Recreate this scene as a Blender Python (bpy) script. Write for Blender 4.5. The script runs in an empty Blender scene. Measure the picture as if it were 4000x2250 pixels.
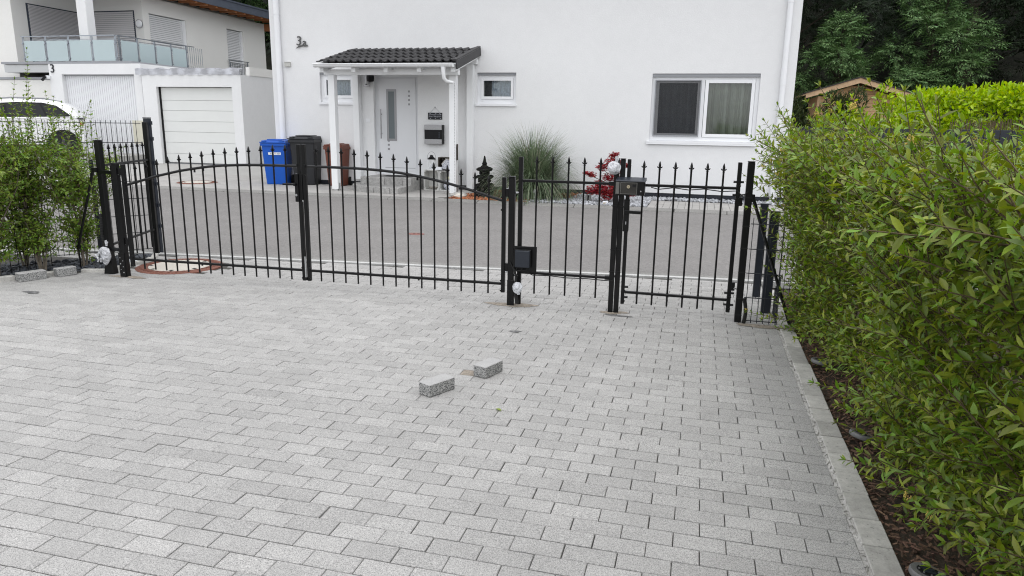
import bpy, math, random
import numpy as np
from mathutils import Vector, Matrix

random.seed(7)
RNG = np.random.default_rng(11)
PI = math.pi
scene = bpy.context.scene
COL = scene.collection

# ------------------------------------------------------------------ camera
cam_d = bpy.data.cameras.new('camera')
cam = bpy.data.objects.new('camera', cam_d)
COL.objects.link(cam)
F_PX, PITCH, ROLL, YAW, EYE = 2782.0, 0.22779, 0.01634, -0.25134, 1.5874
_cy, _sy = math.cos(YAW), math.sin(YAW)
_fw = Vector((_sy * math.cos(PITCH), _cy * math.cos(PITCH), -math.sin(PITCH)))
_rt = Vector((_cy, -_sy, 0))
_up = _rt.cross(_fw)
_r2 = _rt * math.cos(ROLL) + _up * math.sin(ROLL)
_u2 = _up * math.cos(ROLL) - _rt * math.sin(ROLL)
cam.matrix_world = Matrix(((_r2.x, _u2.x, -_fw.x, 0), (_r2.y, _u2.y, -_fw.y, 0), (_r2.z, _u2.z, -_fw.z, EYE), (0, 0, 0, 1)))
cam_d.sensor_width = 36.0
cam_d.lens = F_PX * 36.0 / 4000.0
cam_d.clip_start = 0.05
cam_d.clip_end = 500
scene.camera = cam

# ------------------------------------------------------------------ sky, sun, exposure
SUN_EL, SUN_AZ = math.radians(79), math.radians(140)      # azimuth measured from +Y towards +X
world = bpy.data.worlds.new('World')
scene.world = world
world.use_nodes = True
wn = world.node_tree.nodes
wl_ = world.node_tree.links
wn.clear()
w_out = wn.new('ShaderNodeOutputWorld')
w_bg = wn.new('ShaderNodeBackground')
w_sky = wn.new('ShaderNodeTexSky')
w_sky.sky_type = 'NISHITA'
w_sky.sun_disc = False
w_sky.sun_elevation = SUN_EL
w_sky.sun_rotation = SUN_AZ
w_sky.air_density = 1.0
w_sky.dust_density = 1.5
w_sky.ozone_density = 1.0
w_hsv = wn.new('ShaderNodeHueSaturation')
w_hsv.inputs['Saturation'].default_value = 0.13           # an overcast sky: almost without blue
wl_.new(w_sky.outputs[0], w_hsv.inputs['Color'])
wl_.new(w_hsv.outputs[0], w_bg.inputs[0])
w_bg.inputs[1].default_value = 0.15
wl_.new(w_bg.outputs[0], w_out.inputs[0])

sun_d = bpy.data.lights.new('sun', 'SUN')
sun_d.energy = 0.5
sun_d.angle = math.radians(120)
sun_d.color = (1.0, 0.98, 0.96)
sun = bpy.data.objects.new('sun', sun_d)
COL.objects.link(sun)
_sd = Vector((math.sin(SUN_AZ) * math.cos(SUN_EL), math.cos(SUN_AZ) * math.cos(SUN_EL), math.sin(SUN_EL)))
sun.rotation_euler = (-_sd).to_track_quat('-Z', 'Y').to_euler()
sun.location = (0, 0, 30)

scene.view_settings.view_transform = 'Standard'
scene.view_settings.look = 'None'
scene.view_settings.gamma = 1.0
scene.view_settings.use_curve_mapping = False
scene.view_settings.exposure = 1.05
scene.render.engine = 'CYCLES'
scene.cycles.max_bounces = 8
scene.cycles.filter_width = 1.1
scene.cycles.transparent_max_bounces = 12
try:
    scene.cycles.use_adaptive_sampling = False
    scene.cycles.use_denoising = True
    scene.cycles.sample_clamp_indirect = 4.0
    scene.cycles.denoising_input_passes = 'RGB_ALBEDO_NORMAL'
    scene.cycles.denoising_prefilter = 'NONE'
except Exception:
    pass

# ------------------------------------------------------------------ materials
def _n(nt, t, **kw):
    n = nt.nodes.new(t)
    for k, v in kw.items():
        setattr(n, k, v)
    return n

def mat(name, col, rough=0.6, var=0.0, noise=(), bump=None, metal=0.0, spec=0.4, coat=0.0, rnd='island', hue=0.0, trans=0.0, speck=None, stretch=None):
    """procedural surface: base colour, per piece variation, world space noise layers, relief"""
    m = bpy.data.materials.new(name)
    m.use_nodes = True
    nt = m.node_tree
    L = nt.links
    b = nt.nodes['Principled BSDF']
    b.inputs['Roughness'].default_value = rough
    b.inputs['Metallic'].default_value = metal
    b.inputs['Specular IOR Level'].default_value = spec
    if coat:
        b.inputs['Coat Weight'].default_value = coat
        b.inputs['Coat Roughness'].default_value = 0.05
    geo = _n(nt, 'ShaderNodeNewGeometry')
    pos = geo.outputs['Position']
    if stretch:
        mp = _n(nt, 'ShaderNodeMapping')
        mp.inputs['Scale'].default_value = stretch
        L.new(pos, mp.inputs['Vector'])
        pos = mp.outputs[0]
    rgb = _n(nt, 'ShaderNodeRGB')
    rgb.outputs[0].default_value = (*col, 1)
    cur = rgb.outputs[0]
    if var or hue:
        if rnd == 'object':
            oi = _n(nt, 'ShaderNodeObjectInfo')
            r = oi.outputs['Random']
        else:
            r = geo.outputs['Random Per Island']
        hs = _n(nt, 'ShaderNodeHueSaturation')
        mr = _n(nt, 'ShaderNodeMapRange')
        mr.inputs['To Min'].default_value = 1 - var
        mr.inputs['To Max'].default_value = 1 + var
        L.new(r, mr.inputs['Value'])
        L.new(mr.outputs[0], hs.inputs['Value'])
        if hue:
            mu = _n(nt, 'ShaderNodeMath', operation='MULTIPLY')
            mu.inputs[1].default_value = 7.31
            fr = _n(nt, 'ShaderNodeMath', operation='FRACT')
            L.new(r, mu.inputs[0])
            L.new(mu.outputs[0], fr.inputs[0])
            mh = _n(nt, 'ShaderNodeMapRange')
            mh.inputs['To Min'].default_value = 0.5 - hue
            mh.inputs['To Max'].default_value = 0.5 + hue
            L.new(fr.outputs[0], mh.inputs['Value'])
            L.new(mh.outputs[0], hs.inputs['Hue'])
        L.new(cur, hs.inputs['Color'])
        cur = hs.outputs[0]
    for sc, amt in noise:
        tx = _n(nt, 'ShaderNodeTexNoise')
        tx.inputs['Scale'].default_value = sc
        tx.inputs['Detail'].default_value = 4
        tx.inputs['Roughness'].default_value = 0.6
        L.new(pos, tx.inputs['Vector'])
        mr = _n(nt, 'ShaderNodeMapRange')
        mr.inputs['From Min'].default_value = 0.3
        mr.inputs['From Max'].default_value = 0.7
        mr.inputs['To Min'].default_value = 1 - amt
        mr.inputs['To Max'].default_value = 1 + amt
        L.new(tx.outputs[0], mr.inputs['Value'])
        hs = _n(nt, 'ShaderNodeHueSaturation')
        L.new(mr.outputs[0], hs.inputs['Value'])
        L.new(cur, hs.inputs['Color'])
        cur = hs.outputs[0]
    if speck:                                   # (scale, threshold, colour, strength)
        tx = _n(nt, 'ShaderNodeTexNoise')
        tx.inputs['Scale'].default_value = speck[0]
        tx.inputs['Detail'].default_value = 1
        L.new(pos, tx.inputs['Vector'])
        mr = _n(nt, 'ShaderNodeMapRange')
        mr.inputs['From Min'].default_value = speck[1]
        mr.inputs['From Max'].default_value = speck[1] + 0.08
        mr.inputs['To Max'].default_value = speck[3]
        L.new(tx.outputs[0], mr.inputs['Value'])
        mx = _n(nt, 'ShaderNodeMix', data_type='RGBA')
        L.new(mr.outputs[0], mx.inputs[0])
        L.new(cur, mx.inputs[6])
        mx.inputs[7].default_value = (*speck[2], 1)
        cur = mx.outputs[2]
    L.new(cur, b.inputs['Base Color'])
    if bump:
        tx = _n(nt, 'ShaderNodeTexNoise')
        tx.inputs['Scale'].default_value = bump[0]
        tx.inputs['Detail'].default_value = 3
        L.new(pos, tx.inputs['Vector'])
        bp = _n(nt, 'ShaderNodeBump')
        bp.inputs['Strength'].default_value = bump[1]
        bp.inputs['Distance'].default_value = bump[2] if len(bump) > 2 else 0.01
        L.new(tx.outputs[0], bp.inputs['Height'])
        L.new(bp.outputs[0], b.inputs['Normal'])
    if trans:
        out = nt.nodes['Material Output']
        tl = _n(nt, 'ShaderNodeBsdfTranslucent')
        hs = _n(nt, 'ShaderNodeHueSaturation')
        hs.inputs['Saturation'].default_value = 1.15
        hs.inputs['Value'].default_value = 1.3
        L.new(cur, hs.inputs['Color'])
        L.new(hs.outputs[0], tl.inputs['Color'])
        ms = _n(nt, 'ShaderNodeMixShader')
        ms.inputs[0].default_value = trans
        L.new(b.outputs[0], ms.inputs[1])
        L.new(tl.outputs[0], ms.inputs[2])
        L.new(ms.outputs[0], out.inputs[0])
    return m

def glass_mat(name, tint=(0.9, 0.93, 0.93), refl=1.0):
    m = bpy.data.materials.new(name)
    m.use_nodes = True
    nt = m.node_tree
    nt.nodes.clear()
    out = _n(nt, 'ShaderNodeOutputMaterial')
    tr = _n(nt, 'ShaderNodeBsdfTransparent')
    tr.inputs[0].default_value = (*tint, 1)
    gl = _n(nt, 'ShaderNodeBsdfGlossy')
    gl.inputs['Roughness'].default_value = 0.02
    fr = _n(nt, 'ShaderNodeFresnel')
    fr.inputs['IOR'].default_value = 1.6
    mu = _n(nt, 'ShaderNodeMath', operation='MULTIPLY')
    mu.inputs[1].default_value = refl
    mx = _n(nt, 'ShaderNodeMixShader')
    nt.links.new(fr.outputs[0], mu.inputs[0])
    nt.links.new(mu.outputs[0], mx.inputs[0])
    nt.links.new(tr.outputs[0], mx.inputs[1])
    nt.links.new(gl.outputs[0], mx.inputs[2])
    nt.links.new(mx.outputs[0], out.inputs[0])
    return m

def film_mat(name, col, alpha, rough=0.25, crease=0):
    """thin half transparent sheet: plastic film, insect screen, frosted pane"""
    m = bpy.data.materials.new(name)
    m.use_nodes = True
    nt = m.node_tree
    b = nt.nodes['Principled BSDF']
    b.inputs['Base Color'].default_value = (*col, 1)
    b.inputs['Roughness'].default_value = rough
    if crease:
        tx = _n(nt, 'ShaderNodeTexNoise')
        tx.inputs['Scale'].default_value = crease
        tx.inputs['Detail'].default_value = 2
        geo = _n(nt, 'ShaderNodeNewGeometry')
        nt.links.new(geo.outputs['Position'], tx.inputs['Vector'])
        bp = _n(nt, 'ShaderNodeBump')
        bp.inputs['Strength'].default_value = 1.0
        bp.inputs['Distance'].default_value = 0.03
        nt.links.new(tx.outputs[0], bp.inputs['Height'])
        nt.links.new(bp.outputs[0], b.inputs['Normal'])
    tr = _n(nt, 'ShaderNodeBsdfTransparent')
    mx = _n(nt, 'ShaderNodeMixShader')
    mx.inputs[0].default_value = alpha
    nt.links.new(tr.outputs[0], mx.inputs[1])
    nt.links.new(b.outputs[0], mx.inputs[2])
    nt.links.new(mx.outputs[0], nt.nodes['Material Output'].inputs[0])
    return m

M = {}
M['render'] = mat('white_render', (0.76, 0.764, 0.77), 0.9, noise=[(.5, 0.015), (2.5, 0.012), (9, 0.012), (40, 0.02)], bump=(45, 0.45, 0.006), spec=0.15)
M['render2'] = mat('offwhite_render', (0.78, 0.775, 0.75), 0.9, noise=[(0.7, 0.02), (30, 0.02)], bump=(60, 0.4, 0.005), spec=0.15)
M['trim'] = mat('white_lacquer', (0.80, 0.81, 0.82), 0.35, noise=[(6, 0.015)], spec=0.4)
M['pvc'] = mat('white_plastic', (0.80, 0.81, 0.83), 0.3, noise=[(3, 0.01)])
M['doorwhite'] = mat('door_white', (0.70, 0.71, 0.73), 0.4, noise=[(3, 0.01)])
M['plinth'] = mat('dark_plinth', (0.022, 0.025, 0.033), 0.7, noise=[(20, 0.15)])
M['tile'] = mat('roof_tile_grey', (0.040, 0.039, 0.041), 0.55, var=0.18, noise=[(30, 0.2)], bump=(150, 0.3, 0.003), rnd='object')
M['black'] = mat('black_powder_coat', (0.0045, 0.0046, 0.005), 0.30, noise=[(30, 0.2)], bump=(900, 0.1, 0.0004), spec=0.28)
M['anthracite'] = mat('anthracite_coat', (0.017, 0.021, 0.030), 0.4, noise=[(20, 0.12)])
M['wire'] = mat('fence_wire_coat', (0.012, 0.015, 0.020), 0.4)
M['galv'] = mat('galvanised_steel', (0.55, 0.56, 0.57), 0.35, metal=0.9, noise=[(80, 0.15)])
M['steel'] = mat('brushed_steel', (0.36, 0.36, 0.37), 0.38, metal=0.6, noise=[(40, 0.12)])
M['dullsteel'] = mat('dull_lamp_ring', (0.16, 0.16, 0.16), 0.5, metal=0.2, noise=[(90, 0.15)])
M['steel_rail'] = mat('railing_steel', (0.33, 0.36, 0.40), 0.4, metal=0.7, noise=[(20, 0.1)])
M['paver'] = mat('granite_paver', (0.378, 0.371, 0.360), 0.85, var=0.085, noise=[(0.45, 0.09), (3.1, 0.05), (11, 0.05), (58, 0.11), (110, 0.16), (240, 0.30)], speck=(210, 0.55, (0.17, 0.17, 0.17), 0.75), bump=(300, 0.35, 0.002), rnd='object', spec=0.2)
M['paver_i'] = mat('granite_paver_far', (0.378, 0.371, 0.360), 0.85, var=0.085, noise=[(0.45, 0.09), (3.1, 0.05), (11, 0.05), (58, 0.11), (110, 0.16), (240, 0.30)], speck=(210, 0.55, (0.17, 0.17, 0.17), 0.75), bump=(300, 0.35, 0.002), spec=0.2)
M['granite'] = mat('cut_granite_side', (0.34, 0.34, 0.33), 0.8, noise=[(60, 0.15), (130, 0.4)], speck=(170, 0.50, (0.04, 0.04, 0.045), 0.9), bump=(180, 0.6, 0.004))
M['granite_top'] = mat('worn_granite_top', (0.40, 0.395, 0.39), 0.85, noise=[(12, 0.06), (260, 0.18)], speck=(420, 0.55, (0.15, 0.15, 0.15), 0.5), bump=(300, 0.3, 0.002))
M['step_granite'] = mat('step_granite', (0.33, 0.325, 0.315), 0.85, var=0.15, noise=[(18, 0.22), (70, 0.2)], bump=(45, 0.8, 0.012), rnd='object')
M['joint'] = mat('joint_sand', (0.065, 0.062, 0.056), 0.95, noise=[(60, 0.3), (8, 0.2)])
M['kerb'] = mat('kerb_concrete', (0.41, 0.40, 0.375), 0.85, var=0.16, noise=[(5, 0.10), (22, 0.14), (120, 0.12)], speck=(60, 0.66, (0.10, 0.10, 0.10), 0.5), bump=(120, 0.4, 0.003), rnd='object')
M['mortar'] = mat('pale_mortar', (0.46, 0.45, 0.43), 0.95, noise=[(40, 0.2)], bump=(80, 0.8, 0.006))
M['asphalt'] = mat('old_asphalt', (0.207, 0.199, 0.193), 0.92, noise=[(0.35, 0.06), (1.6, 0.06), (20, 0.10), (42, 0.16), (120, 0.25)], speck=(190, 0.58, (0.32, 0.31, 0.30), 0.5), bump=(180, 0.7, 0.004), spec=0.15)
M['gutter'] = mat('gutter_concrete', (0.225, 0.22, 0.21), 0.9, noise=[(3, 0.10), (60, 0.25)], bump=(90, 0.7, 0.006))
M['pave'] = mat('pavement_slab', (0.37, 0.36, 0.345), 0.9, var=0.06, noise=[(0.8, 0.06), (6, 0.06), (90, 0.08)], spec=0.2)
M['strip'] = mat('white_edge_strip', (0.46, 0.46, 0.45), 0.9, noise=[(8, 0.15), (80, 0.15)])
M['drive'] = mat('driveway_concrete', (0.37, 0.365, 0.35), 0.9, noise=[(0.5, 0.06), (5, 0.06), (70, 0.08)])
M['soil'] = mat('soil', (0.055, 0.042, 0.030), 0.95, noise=[(5, 0.3), (50, 0.3)], bump=(30, 0.6, 0.02))
M['shaded_forest_floor'] = mat('shaded_forest_floor', (0.018, 0.020, 0.012), 0.95, noise=[(1, 0.4), (9, 0.4)])  # shade under the canopy is painted into this near-black ground colour
M['bark_mulch'] = mat('brown_bark_chip', (0.125, 0.074, 0.050), 0.9, var=0.55, hue=0.012, noise=[(90, 0.3)])
M['orange_mulch'] = mat('orange_bark_chip', (0.42, 0.17, 0.085), 0.9, var=0.4, hue=0.01)
M['pebble'] = mat('pale_pebble', (0.36, 0.37, 0.39), 0.8, var=0.45, noise=[(60, 0.15)])
M['shale'] = mat('dark_shale_chip', (0.060, 0.066, 0.078), 0.6, var=0.5, noise=[(60, 0.25)])
M['castred'] = mat('rusty_cast_iron', (0.17, 0.066, 0.045), 0.75, noise=[(8, 0.15), (60, 0.3)], bump=(90, 0.5, 0.004))
M['castpink'] = mat('dull_red_cap', (0.22, 0.105, 0.09), 0.8, noise=[(40, 0.2)])
M['concrete'] = mat('smooth_concrete', (0.50, 0.47, 0.42), 0.9, noise=[(4, 0.05), (60, 0.06)])
M['concrete_dark'] = mat('grey_concrete', (0.26, 0.26, 0.25), 0.9, noise=[(5, 0.12), (70, 0.15)], bump=(60, 0.4, 0.004))
M['blue'] = mat('blue_bin_plastic', (0.005, 0.085, 0.44), 0.42, noise=[(5, 0.05)], bump=(400, 0.1, 0.001))
M['binblack'] = mat('dark_grey_bin_plastic', (0.020, 0.021, 0.024), 0.5, noise=[(5, 0.1)], bump=(400, 0.1, 0.001))
M['brown'] = mat('brown_bin_plastic', (0.155, 0.046, 0.027), 0.5, noise=[(5, 0.08)], bump=(400, 0.1, 0.001))
M['rubber'] = mat('black_rubber', (0.012, 0.012, 0.012), 0.8, noise=[(40, 0.2)])
M['paperwhite'] = mat('white_sticker', (0.78, 0.80, 0.84), 0.5)
M['inkblue'] = mat('blue_print', (0.03, 0.10, 0.22), 0.6)
M['inkred'] = mat('red_print', (0.45, 0.06, 0.06), 0.6)
M['inkwhite'] = mat('white_chalk_print', (0.42, 0.43, 0.47), 0.7)
M['slate'] = mat('slate_board', (0.012, 0.013, 0.017), 0.6)
M['numgrey'] = mat('house_number_steel', (0.11, 0.11, 0.11), 0.5, metal=0.3)
M['numdark'] = mat('house_number_dark', (0.02, 0.02, 0.026), 0.5)
M['greyplastic'] = mat('pale_grey_plastic', (0.50, 0.50, 0.47), 0.5)
M['squares'] = mat('door_inlay_steel', (0.30, 0.30, 0.31), 0.4, metal=0.6)
M['crate'] = mat('white_washed_wood', (0.62, 0.62, 0.60), 0.75, noise=[(14, 0.12)], bump=(30, 0.3, 0.003), rnd='object')
M['darkwood'] = mat('dark_stained_wood', (0.045, 0.035, 0.028), 0.7, noise=[(20, 0.25)])
M['mosaic'] = mat('blue_white_pattern', (0.60, 0.61, 0.64), 0.5, speck=(55, 0.53, (0.03, 0.05, 0.17), 1.0))
M['pagoda'] = mat('dark_cast_stone', (0.007, 0.0065, 0.0065), 0.75, spec=0.15, noise=[(20, 0.25), (120, 0.25)], bump=(120, 0.4, 0.003))
M['rock'] = mat('pale_boulder', (0.52, 0.49, 0.44), 0.85, noise=[(9, 0.25), (50, 0.2)], bump=(25, 0.7, 0.02))
M['grass_blade'] = mat('grass_blade', (0.13, 0.175, 0.10), 0.6, var=0.65, hue=0.02, trans=0.25)
M['grass_dry'] = mat('dry_grass_blade', (0.33, 0.31, 0.24), 0.7, var=0.3, trans=0.2)
M['maple'] = mat('red_maple_leaf', (0.28, 0.014, 0.020), 0.5, var=0.45, hue=0.012, trans=0.3)
M['twig'] = mat('brown_twig', (0.10, 0.075, 0.038), 0.8, noise=[(60, 0.3)])
M['greytwig'] = mat('grey_bark', (0.16, 0.135, 0.105), 0.85, noise=[(40, 0.3)], bump=(60, 0.6, 0.005))
M['leaf_privet'] = mat('privet_leaf', (0.18, 0.252, 0.028), 0.38, var=0.50, hue=0.036, trans=0.28, spec=0.5)
M['leaf_obj'] = mat('privet_leaf_near', (0.185, 0.257, 0.030), 0.40, var=0.38, hue=0.028, trans=0.28, rnd='object', spec=0.5, noise=[(60, 0.08)])
M['leaf_left'] = mat('privet_leaf_left', (0.16, 0.25, 0.034), 0.42, var=0.42, hue=0.025, trans=0.28, spec=0.5)
M['leaf_laurel'] = mat('laurel_leaf', (0.36, 0.50, 0.010), 0.35, var=0.35, hue=0.02, trans=0.35, spec=0.5)
M['leaf_yew'] = mat('dark_conifer_spray', (0.040, 0.058, 0.014), 0.6, var=0.5, hue=0.03, trans=0.15)
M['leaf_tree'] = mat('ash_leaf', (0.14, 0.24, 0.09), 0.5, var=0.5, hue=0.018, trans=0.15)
M['leaf_tree2'] = mat('gap_shade_leaf', (0.020, 0.037, 0.015), 0.55, var=0.5, hue=0.018, trans=0.2)  # near-black so the colour carries the shade in gaps between ash crowns
M['leaf_back'] = mat('wood_shade_leaf', (0.010, 0.018, 0.008), 0.6, var=0.5, hue=0.015, trans=0.12)  # woodland shade is put into this darker leaf colour
M['bark'] = mat('tree_bark', (0.05, 0.040, 0.030), 0.9, noise=[(12, 0.3)], bump=(20, 0.8, 0.03))
M['flower'] = mat('cream_flower', (0.75, 0.72, 0.50), 0.7, var=0.15)
M['flower_old'] = mat('withered_flower', (0.40, 0.30, 0.07), 0.8, var=0.3, hue=0.02)
M['shedwood'] = mat('fresh_spruce_board', (0.62, 0.40, 0.22), 0.7, var=0.08, noise=[(4, 0.1), (40, 0.1)], rnd='object')
M['shedtrim'] = mat('spruce_bargeboard', (0.62, 0.42, 0.26), 0.7, noise=[(6, 0.15)])
M['roofing_felt'] = mat('roofing_felt', (0.06, 0.055, 0.05), 0.9)
M['fascia'] = mat('grey_fascia', (0.085, 0.098, 0.125), 0.5, noise=[(3, 0.08)])
M['rafter'] = mat('red_stained_rafter', (0.35, 0.14, 0.055), 0.65, noise=[(20, 0.1)])
M['soffit'] = mat('red_brown_soffit', (0.16, 0.045, 0.022), 0.7)
M['blind'] = mat('grey_blind_slat', (0.66, 0.65, 0.66), 0.5)
M['blindlight'] = mat('pale_blind_slat', (0.74, 0.75, 0.76), 0.45)
M['frost'] = film_mat('frosted_glass', (0.50, 0.60, 0.62), 0.80, 0.3)
M['garagedoor'] = mat('garage_panel_white', (0.72, 0.73, 0.715), 0.5, noise=[(2, 0.015)], bump=(300, 0.15, 0.001))
M['garagedoor2'] = mat('garage_ribbed_white', (0.76, 0.77, 0.79), 0.5, noise=[(2, 0.015)])
M['sheetmetal'] = mat('dented_sheet_metal', (0.50, 0.51, 0.55), 0.35, metal=0.4, noise=[(2, 0.1)], bump=(2.2, 0.9, 0.08))
M['caps'] = mat('grey_coping', (0.30, 0.31, 0.33), 0.6)
M['cream'] = mat('cream_panel', (0.62, 0.60, 0.50), 0.6, noise=[(5, 0.04)])
M['carpaint'] = mat('white_car_paint', (0.80, 0.80, 0.81), 0.18, coat=0.6)
M['carglass'] = mat('dark_car_glass', (0.008, 0.009, 0.010), 0.06, spec=0.3)
M['carblack'] = mat('car_black_trim', (0.006, 0.006, 0.007), 0.5, spec=0.25)
M['rim'] = mat('dark_alloy', (0.10, 0.10, 0.11), 0.35, metal=0.8)
M['taillight'] = mat('red_tail_lamp', (0.30, 0.012, 0.012), 0.2)
M['pane'] = glass_mat('window_pane')
M['screen'] = film_mat('insect_screen', (0.016, 0.017, 0.022), 0.36, 0.7)
M['curtain'] = mat('olive_curtain', (0.52, 0.53, 0.46), 0.9, noise=[(1.5, 0.15)], trans=0.25)
M['sheer'] = mat('grey_sheer_curtain', (0.36, 0.37, 0.40), 0.9, noise=[(1.5, 0.2)], trans=0.2)
M['lace'] = mat('lace_curtain', (0.55, 0.60, 0.70), 0.9, noise=[(25, 0.25)])
M['room'] = mat('dark_room', (0.05, 0.06, 0.08), 0.9)  # dark backing colour stands for the unlit interior behind the windows
M['doorglass'] = mat('door_glass', (0.13, 0.155, 0.165), 0.25, spec=0.6)
M['film'] = film_mat('plastic_film', (0.80, 0.82, 0.86), 0.72, 0.12, 34)
M['film_dull'] = mat('dull_plastic_film', (0.55, 0.56, 0.59), 0.25, noise=[(30, 0.25)], bump=(34, 1.0, 0.03), spec=0.6)
M['filmball'] = mat('white_plastic_film', (0.58, 0.59, 0.62), 0.22, noise=[(22, 0.10)], bump=(30, 1.0, 0.035), spec=0.7)
M['lens'] = mat('smoked_cover', (0.035, 0.033, 0.030), 0.2, spec=0.6, noise=[(8, 0.25)])
M['lenslight'] = mat('side_window_grey', (0.12, 0.118, 0.11), 0.3, noise=[(10, 0.15)])
M['dial'] = mat('cream_lock', (0.42, 0.36, 0.25), 0.5)
M['sand'] = mat('sandy_mortar', (0.27, 0.235, 0.195), 0.95, noise=[(20, 0.25), (90, 0.3)], bump=(60, 0.8, 0.006))
M['stain'] = mat('dark_wet_stain', (0.13, 0.13, 0.13), 0.9, noise=[(15, 0.4), (60, 0.3)])
M['yellow'] = mat('cable_green', (0.10, 0.42, 0.12), 0.5)

# ------------------------------------------------------------------ mesh helpers
WL = {}                                     # world location of each thing (parts are stored relative to it)

class MB:
    def __init__(s, T=None):
        s.v, s.f, s.m, s.cur, s.T = [], [], [], 0, T
    def add(s, vs, fs):
        b = len(s.v)
        if s.T is not None:
            vs = [s.T @ Vector(p) for p in vs]
        s.v.extend([tuple(p) for p in vs])
        for f in fs:
            s.f.append(tuple(b + i for i in f))
            s.m.append(s.cur)
        return s
    def box(s, x0, x1, y0, y1, z0, z1):
        return s.add([(x0, y0, z0), (x1, y0, z0), (x1, y1, z0), (x0, y1, z0), (x0, y0, z1), (x1, y0, z1), (x1, y1, z1), (x0, y1, z1)],
                     [(0, 3, 2, 1), (4, 5, 6, 7), (0, 1, 5, 4), (1, 2, 6, 5), (2, 3, 7, 6), (3, 0, 4, 7)])
    def hexa(s, a, b):                      # a: four bottom corners (ccw), b: four top corners
        return s.add(list(a) + list(b), [(0, 3, 2, 1), (4, 5, 6, 7), (0, 1, 5, 4), (1, 2, 6, 5), (2, 3, 7, 6), (3, 0, 4, 7)])
    def bar(s, p0, p1, w, d=None, up=(0, 0, 1)):
        p0, p1 = Vector(p0), Vector(p1)
        d = d or w
        a = (p1 - p0).normalized()
        u = Vector(up)
        if abs(a.dot(u)) > 0.97:
            u = Vector((0, 1, 0))
        x = a.cross(u).normalized() * w / 2
        y = x.cross(a).normalized() * d / 2
        return s.hexa([p0 - x - y, p0 + x - y, p0 + x + y, p0 - x + y], [p1 - x - y, p1 + x - y, p1 + x + y, p1 - x + y])
    def tube(s, pts, r, n=8, cap=True):
        pts = [Vector(p) for p in pts]
        rs = r if isinstance(r, (list, tuple)) else [r] * len(pts)
        vs, fs = [], []
        prev = None
        for i, p in enumerate(pts):
            t = (pts[min(i + 1, len(pts) - 1)] - pts[max(i - 1, 0)]).normalized()
            if prev is None:
                u = Vector((0, 0, 1)) if abs(t.z) < 0.9 else Vector((1, 0, 0))
                x = t.cross(u).normalized()
            else:
                x = (prev - t * prev.dot(t)).normalized()
            prev = x
            y = t.cross(x)
            for k in range(n):
                a = 2 * PI * k / n
                vs.append(p + (x * math.cos(a) + y * math.sin(a)) * rs[i])
        for i in range(len(pts) - 1):
            for k in range(n):
                fs.append((i * n + k, i * n + (k + 1) % n, (i + 1) * n + (k + 1) % n, (i + 1) * n + k))
        if cap:
            fs.append(tuple(range(n - 1, -1, -1)))
            fs.append(tuple((len(pts) - 1) * n + k for k in range(n)))
        return s.add(vs, fs)
    def lathe(s, prof, c=(0, 0, 0), n=16, sx=1, sy=1):
        vs, fs = [], []
        for r, z in prof:
            for k in range(n):
                a = 2 * PI * k / n
                vs.append((c[0] + r * math.cos(a) * sx, c[1] + r * math.sin(a) * sy, c[2] + z))
        for i in range(len(prof) - 1):
            for k in range(n):
                fs.append((i * n + k, i * n + (k + 1) % n, (i + 1) * n + (k + 1) % n, (i + 1) * n + k))
        fs.append(tuple(range(n - 1, -1, -1)))
        fs.append(tuple((len(prof) - 1) * n + k for k in range(n)))
        return s.add(vs, fs)
    def prism(s, poly, y0, y1, ax='xz'):    # polygon in two axes, extruded along the third
        n = len(poly)
        def P(a, b, c):
            return (a, c, b) if ax == 'xz' else ((c, a, b) if ax == 'yz' else (a, b, c))
        vs = [P(a, b, y0) for a, b in poly] + [P(a, b, y1) for a, b in poly]
        fs = [tuple(range(n)), tuple(range(2 * n - 1, n - 1, -1))]
        fs += [(i, (i + 1) % n + 0 if False else i + n, (i + 1) % n + n, (i + 1) % n) for i in range(n)]
        return s.add(vs, fs)
    def build(s, name, m, parent=None, smooth=False, bevel=0.0, seg=2, kind=None, label=None):
        me = bpy.data.meshes.new(name)
        off = WL.get(parent, Vector((0, 0, 0))) if parent is not None else Vector((0, 0, 0))
        me.from_pydata([tuple(Vector(p) - off) for p in s.v], [], s.f)
        mats = m if isinstance(m, (list, tuple)) else [m]
        for q in mats:
            me.materials.append(q)
        if len(mats) > 1:
            me.polygons.foreach_set('material_index', s.m)
        import bmesh
        bm = bmesh.new()
        bm.from_mesh(me)
        bmesh.ops.recalc_face_normals(bm, faces=bm.faces)
        if bevel:
            bmesh.ops.remove_doubles(bm, verts=bm.verts, dist=1e-5)
            ed = [e for e in bm.edges if len(e.link_faces) == 2 and e.calc_face_angle(0) > 0.5]
            bmesh.ops.bevel(bm, geom=ed, offset=bevel, segments=seg, affect='EDGES', profile=0.6, clamp_overlap=True)
        bm.to_mesh(me)
        bm.free()
        if smooth:
            me.polygons.foreach_set('use_smooth', [True] * len(me.polygons))
            try:
                me.set_sharp_from_angle(angle=math.radians(40))
            except Exception:
                pass
        return link(name, me, parent, kind, label)

def link(name, me, parent=None, kind=None, label=None):
    o = bpy.data.objects.new(name, me)
    COL.objects.link(o)
    if parent is not None:
        o.parent = parent
        WL[o] = WL[parent]
    else:
        WL[o] = Vector((0, 0, 0))
    if kind:
        o['kind'] = kind
    if label:
        o['label'] = label
    return o

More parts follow.
